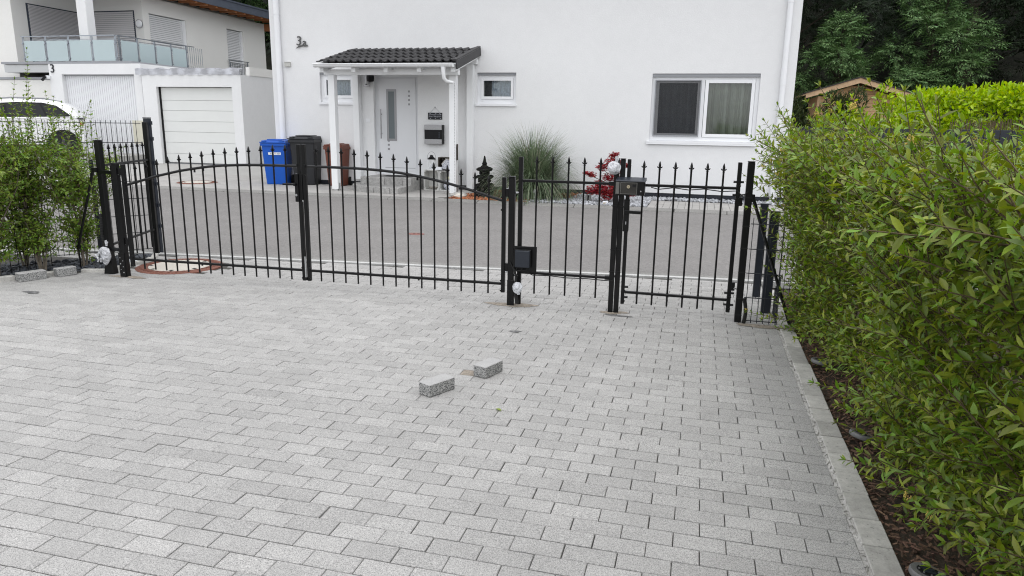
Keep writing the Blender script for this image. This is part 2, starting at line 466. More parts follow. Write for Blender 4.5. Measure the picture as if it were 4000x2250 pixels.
def fast(name, V, Fc, m, parent=None, kind=None, smooth=False, mi=None, label=None):
    """one mesh out of numpy arrays; Fc is (n, k)"""
    me = bpy.data.meshes.new(name)
    off = np.array(WL[parent]) if parent is not None else 0.0
    V = np.asarray(V, float) - off
    Fc = np.asarray(Fc, np.int32)
    me.vertices.add(len(V))
    me.vertices.foreach_set('co', V.astype(np.float32).ravel())
    me.loops.add(Fc.size)
    me.loops.foreach_set('vertex_index', Fc.ravel())
    me.polygons.add(len(Fc))
    me.polygons.foreach_set('loop_start', np.arange(len(Fc), dtype=np.int32) * Fc.shape[1])
    mats = m if isinstance(m, (list, tuple)) else [m]
    for q in mats:
        me.materials.append(q)
    if mi is not None:
        me.polygons.foreach_set('material_index', np.asarray(mi, np.int32))
    me.polygons.foreach_set('use_smooth', np.full(len(Fc), bool(smooth)))
    me.update(calc_edges=True)
    return link(name, me, parent, kind, label)

def thing(name, label, cat, loc=(0, 0, 0), group=None):
    o = bpy.data.objects.new(name, None)
    o.empty_display_size = 0.1
    COL.objects.link(o)
    o.location = loc
    WL[o] = Vector(loc)
    o['label'] = label
    o['category'] = cat
    if group:
        o['group'] = group
    return o

def tag(o, label, cat, group=None):
    o['label'] = label
    o['category'] = cat
    if group:
        o['group'] = group
    return o

def copy_tree(o, parent=None, off=None):
    c = o.copy()
    COL.objects.link(c)
    c.parent = parent
    for ch in o.children:
        copy_tree(ch, c)
    return c

def text_mesh(body, size, extrude=0.002):
    cu = bpy.data.curves.new('lettering', 'FONT')
    cu.body = body
    cu.size = size
    cu.extrude = extrude
    cu.align_x = 'CENTER'
    cu.align_y = 'CENTER'
    to = bpy.data.objects.new('lettering', cu)
    COL.objects.link(to)
    dg = bpy.context.evaluated_depsgraph_get()
    me = bpy.data.meshes.new_from_object(to.evaluated_get(dg))
    bpy.data.objects.remove(to)
    return me

def text(name, body, size, loc, m, parent, extrude=0.002, sx=1.0, shear=0.0, rotz=0.0):
    """upright lettering that faces -Y"""
    me = text_mesh(body, size, extrude)
    R = Matrix.Rotation(rotz, 4, 'Z') @ Matrix.Rotation(PI / 2, 4, 'X') @ Matrix(((sx, shear, 0, 0), (0, 1, 0, 0), (0, 0, 1, 0), (0, 0, 0, 1)))
    off = WL[parent] if parent is not None else Vector((0, 0, 0))
    me.transform(Matrix.Translation(Vector(loc) - off) @ R)
    me.materials.clear()
    me.materials.append(m)
    return link(name, me, parent)

# ---- scattered solids
ICO = None
def ico():
    global ICO
    if ICO is None:
        t = (1 + 5 ** 0.5) / 2
        v = np.array([(-1, t, 0), (1, t, 0), (-1, -t, 0), (1, -t, 0), (0, -1, t), (0, 1, t), (0, -1, -t), (0, 1, -t), (t, 0, -1), (t, 0, 1), (-t, 0, -1), (-t, 0, 1)], float)
        v /= np.linalg.norm(v[0])
        f = np.array([(0, 11, 5), (0, 5, 1), (0, 1, 7), (0, 7, 10), (0, 10, 11), (1, 5, 9), (5, 11, 4), (11, 10, 2), (10, 7, 6), (7, 1, 8), (3, 9, 4), (3, 4, 2), (3, 2, 6), (3, 6, 8), (3, 8, 9), (4, 9, 5), (2, 4, 11), (6, 2, 10), (8, 6, 7), (9, 8, 1)])
        ICO = (v, f)
    return ICO

def rand_rot(n, tilt=PI):
    q = RNG.normal(size=(n, 4))
    q[:, 1:3] *= tilt / PI
    q /= np.linalg.norm(q, axis=1)[:, None]
    w, x, y, z = q.T
    return np.stack([np.stack([1 - 2 * (y * y + z * z), 2 * (x * y - z * w), 2 * (x * z + y * w)], -1),
                     np.stack([2 * (x * y + z * w), 1 - 2 * (x * x + z * z), 2 * (y * z - x * w)], -1),
                     np.stack([2 * (x * z - y * w), 2 * (y * z + x * w), 1 - 2 * (x * x + y * y)], -1)], 1)

def scatter(name, P, S, m, base='ico', parent=None, kind='stuff', tilt=0.8, jit=0.18):
    """copies of a small solid at points P with sizes S (n,3), joined"""
    if base == 'ico':
        v, f = ico()
    else:
        v = np.array([(-1, -1, -1), (1, -1, -1), (1, 1, -1), (-1, 1, -1), (-1, -1, 1), (1, -1, 1), (1, 1, 1), (-1, 1, 1)], float)
        f = np.array([(0, 2, 1), (0, 3, 2), (4, 5, 6), (4, 6, 7), (0, 1, 5), (0, 5, 4), (1, 2, 6), (1, 6, 5), (2, 3, 7), (2, 7, 6), (3, 0, 4), (3, 4, 7)])
    n = len(P)
    vv = v[None] * (1 + RNG.uniform(-jit, jit, (n, len(v), 1))) * S[:, None, :]
    R = rand_rot(n, tilt)
    vv = np.einsum('nij,nkj->nki', R, vv) + P[:, None, :]
    ff = f[None] + (np.arange(n) * len(v))[:, None, None]
    return fast(name, vv.reshape(-1, 3), ff.reshape(-1, 3), m, parent, kind)

# ---- leaves: local leaf along +Y, face +Z, unit length
def leaf_shape(kind):
    if kind == 'oval':
        v = np.array([(0, 0, 0), (0, .36, -.035), (0, .70, -.04), (0, 1, -.10), (-.17, .30, .03), (-.175, .62, .02), (.17, .30, .03), (.175, .62, .02)], float)
        f = np.array([(0, 1, 4), (1, 2, 5), (1, 5, 4), (2, 3, 5), (0, 6, 1), (1, 7, 2), (1, 6, 7), (2, 7, 3)])
    elif kind == 'wide':
        v = np.array([(0, 0, 0), (0, .5, -.04), (0, 1, -.08), (-.24, .55, .05), (.24, .55, .05)], float)
        f = np.array([(0, 1, 3), (1, 2, 3), (0, 4, 1), (1, 4, 2)])
    else:
        v = np.array([(0, 0, 0), (-.17, .45, .02), (0, 1, -.05), (.17, .45, .02)], float)
        f = np.array([(0, 2, 1), (0, 3, 2)])
    return v, f

def nrm(a):
    return a / np.maximum(np.linalg.norm(a, axis=-1, keepdims=True), 1e-9)

def leaf_frames(P, D, N):
    y = nrm(D)
    z = nrm(N - y * np.sum(N * y, -1, keepdims=True))
    x = np.cross(y, z)
    return np.stack([x, y, z], -1)

def leaves(name, P, D, N, L, m, kind='oval', parent=None, stuff=True, wid=1.0, label=None):
    v, f = leaf_shape(kind)
    v = v * np.array([wid, 1, 1])
    R = leaf_frames(P, D, N)
    vv = np.einsum('nij,kj->nki', R, v) * L[:, None, None] + P[:, None, :]
    ff = f[None] + (np.arange(len(P)) * len(v))[:, None, None]
    return fast(name, vv.reshape(-1, 3), ff.reshape(-1, 3), m, parent, 'stuff' if stuff else None, smooth=True, label=label)

def shoots(B, D, Ls, node=0.032, leaf=(0.045, 0.065), bend=0.25, n_whorl=2, spread=0.85):
    """straight-ish shoots with opposite leaf pairs; returns leaf arrays and stem polylines"""
    LP, LD, LN, LL, stems = [], [], [], [], []
    for b, d, L in zip(B, nrm(D), Ls):
        nn = max(3, int(L / node))
        side = nrm(np.cross(d, RNG.normal(size=3)))
        bd = RNG.normal(size=3) * bend
        bd[2] += 0.15
        ts = (np.arange(nn) + 0.6) / nn
        pts = b + d * (ts * L)[:, None] + bd * (L * 0.5 * ts ** 2)[:, None]
        tang = nrm(d + bd * ts[:, None])
        stems.append((b, b + d * (0.5 * L) + bd * L * 0.125, b + d * L + bd * L * 0.5))
        for k in range(nn):
            o = np.cross(tang[k], side)
            ax = (side if k % 2 == 0 else o)
            ax = nrm(ax + RNG.normal(size=3) * 0.2)
            sz = RNG.uniform(*leaf) * (1.0 - 0.45 * max(0, ts[k] - 0.7) / 0.3)
            for sgn in ((1, -1) if n_whorl == 2 else (1,)):
                dd = nrm(tang[k] * (1 - spread * 0.45) + ax * sgn * spread + np.array([0, 0, -0.10]))
                LP.append(pts[k])
                LD.append(dd)
                LN.append(nrm(tang[k] * 0.9 + np.array([0, 0, 0.6]) + RNG.normal(size=3) * 0.25))
                LL.append(sz)
        for sgn in (1, -1):                          # terminal pair
            LP.append(pts[-1])
            LD.append(nrm(tang[-1] + side * sgn * 0.35))
            LN.append(nrm(side * -sgn + np.array([0, 0, 0.5])))
            LL.append(leaf[0] * 0.75)
    return np.array(LP), np.array(LD), np.array(LN), np.array(LL), stems

def stems_mesh(name, stems, r0, r1, m, parent, stuff=True, n=4):
    V, Fc = [], []
    for pts in stems:
        k0 = len(V)
        k = len(pts)
        for i, p in enumerate(pts):
            t = nrm(np.asarray(pts[min(i + 1, k - 1)]) - np.asarray(pts[max(i - 1, 0)]))
            x = nrm(np.cross(t, np.array([0.3, 0.2, 1.0]) if abs(t[2]) < 0.95 else np.array([1.0, 0, 0])))
            y = np.cross(t, x)
            r = r0 + (r1 - r0) * i / (k - 1)
            for j in range(n):
                a = 2 * PI * j / n
                V.append(np.asarray(p) + (x * math.cos(a) + y * math.sin(a)) * r)
        for i in range(k - 1):
            for j in range(n):
                Fc.append((k0 + i * n + j, k0 + i * n + (j + 1) % n, k0 + (i + 1) * n + (j + 1) % n, k0 + (i + 1) * n + j))
    return fast(name, np.array(V), np.array(Fc), m, parent, 'stuff' if stuff else None, smooth=True)

# ================================================================== GROUND
def sheet(name, poly, z, m, kind='structure', th=None):
    b = MB()
    if th:
        b.prism(poly, z - th, z, 'xy')
    else:
        b.add([(x, y, z) for x, y in poly], [tuple(range(len(poly)))])
    return b.build(name, m, kind=kind)

def road_near(x):
    return 7.14 + (x + 6.0) * 0.1057

sheet('ground', [(-150, -60), (150, -60), (150, 29), (-150, 29)], -0.07, M['soil'])
sheet('yard_bed', [(-12, -3), (0.72, -3), (0.72, road_near(0.72) - .12), (-12, road_near(-12) - .12)], -0.012, M['joint'])
road = sheet('road', [(-40, road_near(-40)), (30, road_near(30)), (30, 13.88), (-40, 13.88)], -0.016, M['asphalt'])

def inpoly(x, y, poly):
    c = False
    n = len(poly)
    for i in range(n):
        x0, y0 = poly[i]
        x1, y1 = poly[(i + 1) % n]
        if (y0 > y) != (y1 > y) and x < (x1 - x0) * (y - y0) / (y1 - y0) + x0:
            c = not c
    return c

KL = lambda y: -6.47 + (y - 5.27) * 0.478                      # left edge of the yard
BED_L = [(KL(0.5), 0.5), (KL(5.88), 5.88), (-5.93, 6.02), (-5.97, 6.75), (-6.10, 6.96), (-6.27, 6.96), (-7.09, 6.07), (-8.6, 4.5), (-11.5, 0.5)]

# ------------------------------------------------------------------ pavers of the yard
paving = MB().box(-9.0, 0.70, -2.5, 0.4, -0.060, -0.016).build('paving', M['paver_i'], kind='structure')
PXL, PYL, OX, OY = 0.2015, 0.09939, -0.19577, 4.13764
cells = []
for k in range(-42, 33):
    yc = OY - (k + 0.5) * PYL
    for i in range(-62, 6):
        xc = OX + (i + (0.5 if k % 2 else 0.0)) * PXL           # centre of the stone
        x0, x1 = xc - PXL / 2, xc + PXL / 2
        x1 = min(x1, 0.703)
        if x1 - x0 < 0.045:
            continue
        xm = (x0 + x1) / 2
        if yc > road_near(xm) - 0.18 or yc < 0.9:
            continue
        if yc < 6.5 and xm < KL(yc) - 0.02:
            continue
        if xm < -6.1 and inpoly(xm, yc, BED_L):
            continue
        if (xm + 5.43) ** 2 / 0.56 ** 2 + (yc - 6.50) ** 2 / 0.42 ** 2 < 0.86:   # the round shaft cover
            continue
        cells.append((xm, yc, x1 - x0))
_Rm = np.array([[_r2.x, _r2.y, _r2.z], [_u2.x, _u2.y, _u2.z], [_fw.x, _fw.y, _fw.z]])
def project(P):
    q = (np.asarray(P, float) - np.array([0, 0, EYE])) @ _Rm.T
    return np.stack([2000 + F_PX * q[:, 0] / q[:, 2], 1125 - F_PX * q[:, 1] / q[:, 2], q[:, 2]], -1)

def paver_block(w, l):
    a, b, c = w / 2, l / 2, 0.0026
    v = [(-a, -b, -.04), (a, -b, -.04), (a, b, -.04), (-a, b, -.04), (-a, -b, -c), (a, -b, -c), (a, b, -c), (-a, b, -c),
         (-a + c, -b + c, 0), (a - c, -b + c, 0), (a - c, b - c, 0), (-a + c, b - c, 0)]
    f = [(0, 1, 5, 4), (1, 2, 6, 5), (2, 3, 7, 6), (3, 0, 4, 7), (4, 5, 9, 8), (5, 6, 10, 9), (6, 7, 11, 10), (7, 4, 8, 11), (8, 9, 10, 11)]
    return np.array(v), np.array(f)
cells = np.array(cells)
pp = project(np.c_[cells[:, :2], np.zeros(len(cells))])
infr = (pp[:, 0] > -80) & (pp[:, 0] < 3600) & (pp[:, 1] < 2330) & (pp[:, 2] > 0.5)
order = np.argsort(np.where(infr, pp[:, 2], 1e6))
near = set(order[:300].tolist())
pv, pf = paver_block(PXL - 0.0036, PYL - 0.0050)
pm = bpy.data.meshes.new('paver')
pm.from_pydata(pv.tolist(), [], pf.tolist())
pm.materials.append(M['paver'])
VV, FF = [], []
REMOVED = (-1.37, 4.17)                                        # the spot where two stones have been lifted
hole = int(np.argmin((cells[:, 0] - REMOVED[0]) ** 2 + (cells[:, 1] - REMOVED[1]) ** 2))
first = True
for n, (x, y, w) in enumerate(cells):
    if n == hole:
        continue
    tx, ty, tz = RNG.normal(size=3) * (0.003, 0.0035, 0.0015)
    dx, dy, dz = RNG.normal(size=3) * (0.0006, 0.0005, 0.0008)
    if n in near:
        o = link('paver', pm, paving)
        o.location = (x + dx, y + dy, dz)
        o.rotation_euler = (tx, ty, tz)
        o.scale = ((w - 0.0036) / (PXL - 0.0036), 1, 1)
    else:
        v = pv.copy()
        v[:, 0] *= (w - 0.0036) / (PXL - 0.0036)
        z = v[:, 2] + v[:, 0] * ty + v[:, 1] * tx + dz
        VV.append(np.c_[v[:, 0] - v[:, 1] * tz + x + dx, v[:, 1] + v[:, 0] * tz + y + dy, z])
        FF.append(pf + 12 * (len(VV) - 1))
fast('paver', np.concatenate(VV), np.concatenate(FF), M['paver_i'], paving, 'stuff')

# kerb stones along the right border, laid lengthwise
kerb = MB().box(0.703, 0.832, -3, 7.4, -0.05, -0.003).build('kerb', M['mortar'], kind='structure')
y = 0.9
while y < 7.25:
    L = random.uniform(0.195, 0.215)
    v0 = MB()
    v0.box(0.722 + random.uniform(-.003, .003), 0.830 + random.uniform(-.004, .004), y, y + L - 0.006, -0.04, random.uniform(0.002, 0.010))
    v0.build('kerb_stone', M['kerb'], kerb, bevel=0.004, seg=1)
    y += L + (0.012 if random.random() < 0.15 else 0.0)
# ragged mortar squeezed up between stones and pavers
P = np.c_[RNG.uniform(0.704, 0.722, 420), RNG.uniform(1.0, 7.2, 420), np.full(420, -0.002)]
S = RNG.uniform(0.004, 0.011, (420, 3)) * np.array([1, 2.2, 0.4])
scatter('mortar_crumb', P, S, M['mortar'], parent=kerb, kind='stuff')

# edging on the left border of the yard
kl = MB().bar((KL(0.5) - .045, 0.5, -.03), (KL(5.9) - .045, 5.9, -.03), 0.06, 0.04).build('border_bed', M['mortar'], kind='structure')
d = Vector((0.4313, 0.9022, 0))
nv = Vector((-d.y, d.x, 0))
p = Vector((KL(1.2), 1.2, 0))
while p.y < 5.75:
    L = random.uniform(0.24, 0.30)
    a, b = p + nv * 0.01, p + nv * 0.085
    e = d * (L - 0.006)
    h = random.uniform(0.035, 0.05)
    MB().hexa([a + Vector((0, 0, -.05)), a + e + Vector((0, 0, -.05)), b + e + Vector((0, 0, -.05)), b + Vector((0, 0, -.05))],
              [a + Vector((0, 0, h)), a + e + Vector((0, 0, h)), b + e + Vector((0, 0, h)), b + Vector((0, 0, h))]).build('border_stone', M['kerb'], kl, bevel=0.005, seg=1)
    p += d * L
for q0, q1 in (((-6.16, 5.93), (-5.93, 6.0)), ((-5.93, 6.12), (-5.95, 6.42)), ((-5.955, 6.43), (-5.97, 6.73)), ((-5.98, 6.74), (-6.11, 6.93))):
    MB().bar((*q0, -0.005), (*q1, -0.005), 0.06, 0.07).build('border_stone', M['kerb'], kl, bevel=0.004, seg=1)

sheet('shale_ground', BED_L, -0.03, M['soil'])
P, S = [], []
while len(P) < 2600:
    x, y = RNG.uniform(-8.4, -5.9), RNG.uniform(3.6, 6.98)
    if inpoly(x, y, BED_L) and x < KL(y) - 0.10 or (inpoly(x, y, BED_L) and y > 6.0 and x < -6.0):
        P.append((x, y, RNG.uniform(-0.02, 0.012)))
        s = RNG.uniform(0.014, 0.034)
        S.append((s * RNG.uniform(0.8, 1.5), s * RNG.uniform(0.7, 1.2), s * RNG.uniform(0.25, 0.5)))
o = scatter('shale_chips', np.array(P), np.array(S), M['shale'], tilt=0.9, jit=0.3)
tag(o, 'dark grey shale chips covering the bed under the left shrubs', 'shale')

# bed on the right with bark mulch
sheet('hedge_bed', [(0.835, -2), (4.5, -2), (4.5, 7.5), (0.835, 7.5)], -0.035, M['soil'])
n = 11000
P = np.c_[RNG.uniform(0.835, 1.75, n), RNG.uniform(1.4, 7.2, n), RNG.uniform(-0.03, 0.004, n)]
S = np.c_[RNG.uniform(0.006, 0.019, n), RNG.uniform(0.002, 0.006, n), RNG.uniform(0.001, 0.002, n)]
o = scatter('bark_mulch', P, S, M['bark_mulch'], base='box', tilt=0.55, jit=0.2)
tag(o, 'brown bark mulch strip between kerb stones and right hedge', 'bark mulch')

# street: pale edging strip, gutter, far pavement
def along(name, pts0, off, w, z0, z1, m):
    b = MB()
    (x0, y0), (x1, y1) = pts0
    b.hexa([(x0, y0 + off, z0), (x1, y1 + off, z0), (x1, y1 + off + w, z0), (x0, y0 + off + w, z0)],
           [(x0, y0 + off, z1), (x1, y1 + off, z1), (x1, y1 + off + w, z1), (x0, y0 + off + w, z1)])
    return b.build(name, m, kind='structure')
along('edge_strip', ((-40, road_near(-40)), (30, road_near(30))), -0.105, 0.075, -0.06, 0.006, M['strip'])
along('edge_gutter', ((-40, road_near(-40)), (30, road_near(30))), -0.03, 0.16, -0.06, -0.006, M['gutter'])
far_kerb = along('far_kerb', ((-40, 13.88), (30, 13.88)), -0.06, 0.10, -0.06, -0.004, M['joint'])
x = -24.0
while x < 8:
    L = 0.98 + random.uniform(-.02, .02)
    b = MB()
    b.hexa([(x, 13.80, -.05), (x + L - .012, 13.80, -.05), (x + L - .012, 14.02, -.05), (x, 14.02, -.05)],
           [(x, 13.82, .004), (x + L - .012, 13.82, .004), (x + L - .012, 14.02, .038), (x, 14.02, .038)])
    b.build('far_kerb_stone', M['gutter'], far_kerb, bevel=0.006, seg=1)
    x += L
sheet('far_pavement', [(-14.8, 14.02), (-5.2, 14.02), (-4.95, 14.9), (-4.95, 16.2), (-10.35, 16.2), (-10.35, 17.6), (-14.8, 17.6)], 0.024, M['joint'])
VV, FF = [], []
for j in range(0, 24):
    for i in range(0, 36):
        xc = -14.9 + (i + (0.5 if j % 2 else 0)) * 0.30
        yc = 14.02 + (j + 0.5) * 0.15
        lim = -5.25 + (yc - 14.02) * 0.35
        if xc > min(lim, -4.95) or (yc > 16.1 and xc > -10.4):
            continue
        v, f = paver_block(0.296, 0.146)
        v[:, 2] += 0.03 + RNG.normal() * 0.0008
        VV.append(v + np.array([xc, yc, 0]))
        FF.append(f + 12 * (len(VV) - 1))
fp = bpy.data.objects['far_pavement']
fast('slab', np.concatenate(VV), np.concatenate(FF), M['pave'], fp, 'stuff')
# block paving with open joints in front of the right half of the house
tp = sheet('parking_pavement', [(-0.95, 14.02), (2.4, 14.02), (2.4, 15.45), (-0.95, 15.45)], 0.022, M['joint'])
VV, FF = [], []
for j in range(9):
    for i in range(23):
        xc = -0.86 + i * 0.142
        yc = 14.10 + j * 0.155
        v, f = paver_block(0.1385, 0.152)
        sl = 0.006 if (i + j) % 2 else 0
        v[:, 2] += 0.031 + RNG.normal() * 0.0008
        v[:, 0] *= (1 - sl * 6)
        VV.append(v + np.array([xc, yc, 0]))
        FF.append(f + 12 * (len(VV) - 1))
fast('slab', np.concatenate(VV), np.concatenate(FF), M['pave'], tp, 'stuff')

# garage drives on the left: level before the right garage, ramped up before the left one
b = MB()
b.add([(-18.9, 14.02, .02), (-14.8, 14.02, .02), (-14.8, 21.5, .01), (-18.9, 21.5, .01)], [(0, 1, 2, 3)])
b.build('driveway', M['drive'], kind='structure')
b = MB()
b.add([(-34, 14.02, .02), (-18.9, 14.02, .02), (-18.9, 16.4, .26), (-34, 16.4, .40), (-18.9, 22, .29), (-34, 22, .42), (-18.9, 14.02, -.1), (-18.9, 22, -.1), (-18.9, 16.4, -.1)],
      [(0, 1, 2, 3), (3, 2, 4, 5), (1, 6, 8, 2), (2, 8, 7, 4)])
b.build('upper_driveway', M['drive'], kind='structure')

sheet('side_yard_bounce', [(-14.8, 17.6), (-10.35, 17.6), (-10.35, 36), (-14.8, 36)], 0.028, M['drive'])  # pale ground added to bounce light onto the neighbour's east-facing walls
sheet('back_yard', [(-40, 34), (-10.35, 36.01), (-10.35, 40), (-40, 40)], 0.005, M['drive'])

# planting strip before the house: orange bark, white gravel
sheet('flower_bed', [(-5.2, 14.02), (-0.95, 14.02), (-0.95, 16.2), (-4.95, 16.2), (-4.95, 14.9)], 0.015, M['soil'])
n = 2600
P = np.c_[RNG.uniform(-5.0, -2.5, n), RNG.uniform(14.06, 16.1, n), RNG.uniform(0.02, 0.045, n)]
P = P[(P[:, 0] > -5.2 + (P[:, 1] - 14.0) * 0.28) & ((P[:, 0] < -3.3) | (P[:, 1] > 14.9))]
S = np.c_[RNG.uniform(0.02, 0.05, len(P)), RNG.uniform(0.008, 0.02, len(P)), RNG.uniform(0.003, 0.006, len(P))]
o = scatter('orange_bark', P, S, M['orange_mulch'], base='box', tilt=0.5)
tag(o, 'orange bark chips around the pagoda and the ornamental grass', 'bark mulch')
n = 3600
P = np.c_[RNG.uniform(-3.3, -0.95, n), RNG.uniform(14.06, 16.0, n), RNG.uniform(0.02, 0.05, n)]
P = P[(P[:, 0] > -2.6) | (P[:, 1] < 14.9)]
extra = np.c_[RNG.uniform(-0.95, 1.75, 900), RNG.uniform(15.5, 16.0, 900), RNG.uniform(0.02, 0.05, 900)]
P = np.concatenate([P, extra])
S = RNG.uniform(0.016, 0.034, (len(P), 1)) * RNG.uniform(0.7, 1.2, (len(P), 3))
o = scatter('white_gravel', P, S, M['pebble'], tilt=PI, jit=0.25)
tag(o, 'white and grey gravel along the house base by the red maple', 'gravel')
sheet('gravel_bed', [(-0.95, 15.46), (2.4, 15.46), (2.4, 16.2), (-0.95, 16.2)], 0.014, M['soil'])
MB().box(-3.55, -2.75, 14.15, 14.23, 0.0, 0.05).box(-3.0, -2.92, 14.24, 15.1, 0.0, 0.05).build('bed_edging', M['kerb'], kind='structure', bevel=0.006)

# hillside behind everything, dark backdrop closing bright sky gaps between the trees
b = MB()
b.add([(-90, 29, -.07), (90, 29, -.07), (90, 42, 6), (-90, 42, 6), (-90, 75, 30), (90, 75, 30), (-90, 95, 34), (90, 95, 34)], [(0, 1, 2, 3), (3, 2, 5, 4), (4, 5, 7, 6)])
b.build('hillside', M['shaded_forest_floor'], kind='structure')

# ================================================================== THE WHITE HOUSE 3a
HY = 16.15
house = thing('house', 'big white rendered house with a tiled porch across the road', 'house', (-4.3, HY, 0))
def facade(b, x0, x1, z0, z1, Y, holes, depth=0.15):
    xs = sorted({x0, x1, *[h[0] for h in holes], *[h[1] for h in holes]})
    zs = sorted({z0, z1, *[h[2] for h in holes], *[h[3] for h in holes]})
    for i in range(len(xs) - 1):
        for j in range(len(zs) - 1):
            xm, zm = (xs[i] + xs[i + 1]) / 2, (zs[j] + zs[j + 1]) / 2
            if any(h[0] < xm < h[1] and h[2] < zm < h[3] for h in holes):
                continue
            b.add([(xs[i], Y, zs[j]), (xs[i + 1], Y, zs[j]), (xs[i + 1], Y, zs[j + 1]), (xs[i], Y, zs[j + 1])], [(0, 1, 2, 3)])
    for a, c, e, g in holes:
        b.add([(a, Y, e), (a, Y + depth, e), (a, Y + depth, g), (a, Y, g)], [(0, 1, 2, 3)])
        b.add([(c, Y, e), (c, Y + depth, e), (c, Y + depth, g), (c, Y, g)], [(0, 3, 2, 1)])
        b.add([(a, Y, g), (a, Y + depth, g), (c, Y + depth, g), (c, Y, g)], [(0, 1, 2, 3)])
        b.add([(a, Y, e), (a, Y + depth, e), (c, Y + depth, e), (c, Y, e)], [(0, 3, 2, 1)])
HOLES = [(-9.03, -8.11, 2.00, 2.70), (-5.05, -4.13, 2.00, 2.69), (-1.11, 1.095, 1.24, 2.665), (-7.63, -6.50, 0.33, 2.66)]
X0, X1, YB, ZT = -10.31, 1.775, 26.5, 6.2
b = MB()
facade(b, X0, X1, 0.13, ZT, HY, HOLES)
b.add([(X0, HY, 0.0), (X0, YB, 0.0), (X0, YB, ZT), (X0, HY, ZT)], [(0, 1, 2, 3)])
b.add([(X1, HY, 0.0), (X1, YB, 0.0), (X1, YB, ZT), (X1, HY, ZT)], [(0, 3, 2, 1)])
b.add([(X0, YB, 0.0), (X1, YB, 0.0), (X1, YB, ZT), (X0, YB, ZT)], [(0, 3, 2, 1)])
b.add([(X0, HY + .3, 0.1), (X1, HY + .3, .1), (X1, YB, .1), (X0, YB, .1)], [(0, 1, 2, 3)])
b.build('wall', M['render'], house)
b = MB()
b.box(X0 + .01, -7.56, HY + 0.012, HY + 0.2, -0.05, 0.13)
b.box(-6.29, X1 - .01, HY + 0.012, HY + 0.2, -0.05, 0.13)
b.build('plinth', M['plinth'], house)
b = MB()
for i in range(100):                                  # dimpled membrane standing a little proud of the plinth
    b.box(-3.2 + i * .05, -3.2 + i * .05 + .025, HY - 0.004, HY + 0.012, 0.0, 0.075)
b.build('dimpled_membrane', M['plinth'], house, kind='stuff')
b = MB()
b.hexa([(X0 - .5, HY - .6, ZT), (X1 + .5, HY - .6, ZT), (X1 + .5, 21.3, ZT), (X0 - .5, 21.3, ZT)], [(X0 - .5, HY - .6, ZT + .15), (X1 + .5, HY - .6, ZT + .15), (X1 + .5, 21.3, ZT + 3), (X0 - .5, 21.3, ZT + 3)])
b.hexa([(X0 - .5, 21.302, ZT), (X1 + .5, 21.302, ZT), (X1 + .5, YB + .6, ZT), (X0 - .5, YB + .6, ZT)], [(X0 - .5, 21.302, ZT + 3), (X1 + .5, 21.302, ZT + 3), (X1 + .5, YB + .6, ZT + .15), (X0 - .5, YB + .6, ZT + .15)])
b.build('roof', M['tile'], house)

def ring(b, x0, x1, z0, z1, y0, y1, w, wb=None, wt=None):
    wb, wt = wb or w, wt or w
    b.box(x0, x0 + w, y0, y1, z0, z1)
    b.box(x1 - w, x1, y0, y1, z0, z1)
    b.box(x0 + w, x1 - w, y0 + .0005, y1 - .0005, z0, z0 + wb)
    b.box(x0 + w, x1 - w, y0 + .0005, y1 - .0005, z1 - wt, z1)

def folds(x0, x1, z0, z1, Y, amp, waves, seed, n=90):
    r = random.Random(seed)
    ph = [r.uniform(0, 6.28) for _ in range(4)]
    vs = []
    for i in range(n + 1):
        t = i / n
        y = amp * (math.sin(t * waves * 2 * PI + ph[0]) + 0.5 * math.sin(t * waves * 3.3 * PI + ph[1]) + 0.4 * math.sin(t * waves * 1.27 * PI + ph[2]))
        vs += [(x0 + (x1 - x0) * t, Y + y, z0), (x0 + (x1 - x0) * t, Y + y * 0.8, z1)]
    fs = [(2 * i, 2 * i + 2, 2 * i + 3, 2 * i + 1) for i in range(n)]
    return vs, fs

def small_window(x0, x1, z0, z1, seed):
    w = MB()
    ring(w, x0 + .001, x1 - .001, z0 + .006, z1 - .051, HY + .075, HY + .148, 0.069, 0.10)
    o = w.build('window', M['pvc'], house, bevel=0.004)
    w = MB()
    ring(w, x0 + .075, x1 - .075, z0 + .108, z1 - .112, HY + .06, HY + .125, 0.062)
    w.box(x0 + .10, x0 + .14, HY + .055, HY + .075, z0 + .06, z0 + .07).box(x1 - .14, x1 - .10, HY + .055, HY + .075, z0 + .06, z0 + .07)
    w.build('sash', M['pvc'], o, bevel=0.005)
    MB().box(x0 + .002, x1 - .002, HY + .03, HY + .142, z1 - .05, z1 - .003).build('shutter_box', M['caps'], o)
    MB().box(x0 - .03, x1 + .02, HY - .035, HY + .14, z0 - .03, z0 + .004).box(x0 - .03, x1 + .02, HY - .035, HY - .02, z0 - .05, z0 - .029).build('sill', M['pvc'], o, bevel=0.003)
    MB().box(x0 + .13, x1 - .13, HY + .093, HY + .099, z0 + .165, z1 - .17).build('pane', M['pane'], o)
    v, f = folds(x0 + .30, x1 - .1, z0 + .165, z1 - .15, HY + .20, .012, 7, seed)
    MB().add(v, f).build('curtain', M['lace'], o, smooth=True)
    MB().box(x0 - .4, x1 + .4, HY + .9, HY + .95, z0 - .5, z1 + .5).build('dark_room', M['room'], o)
    return o
small_window(-9.03, -8.11, 2.00, 2.70, 1)
small_window(-5.05, -4.13, 2.00, 2.69, 2)

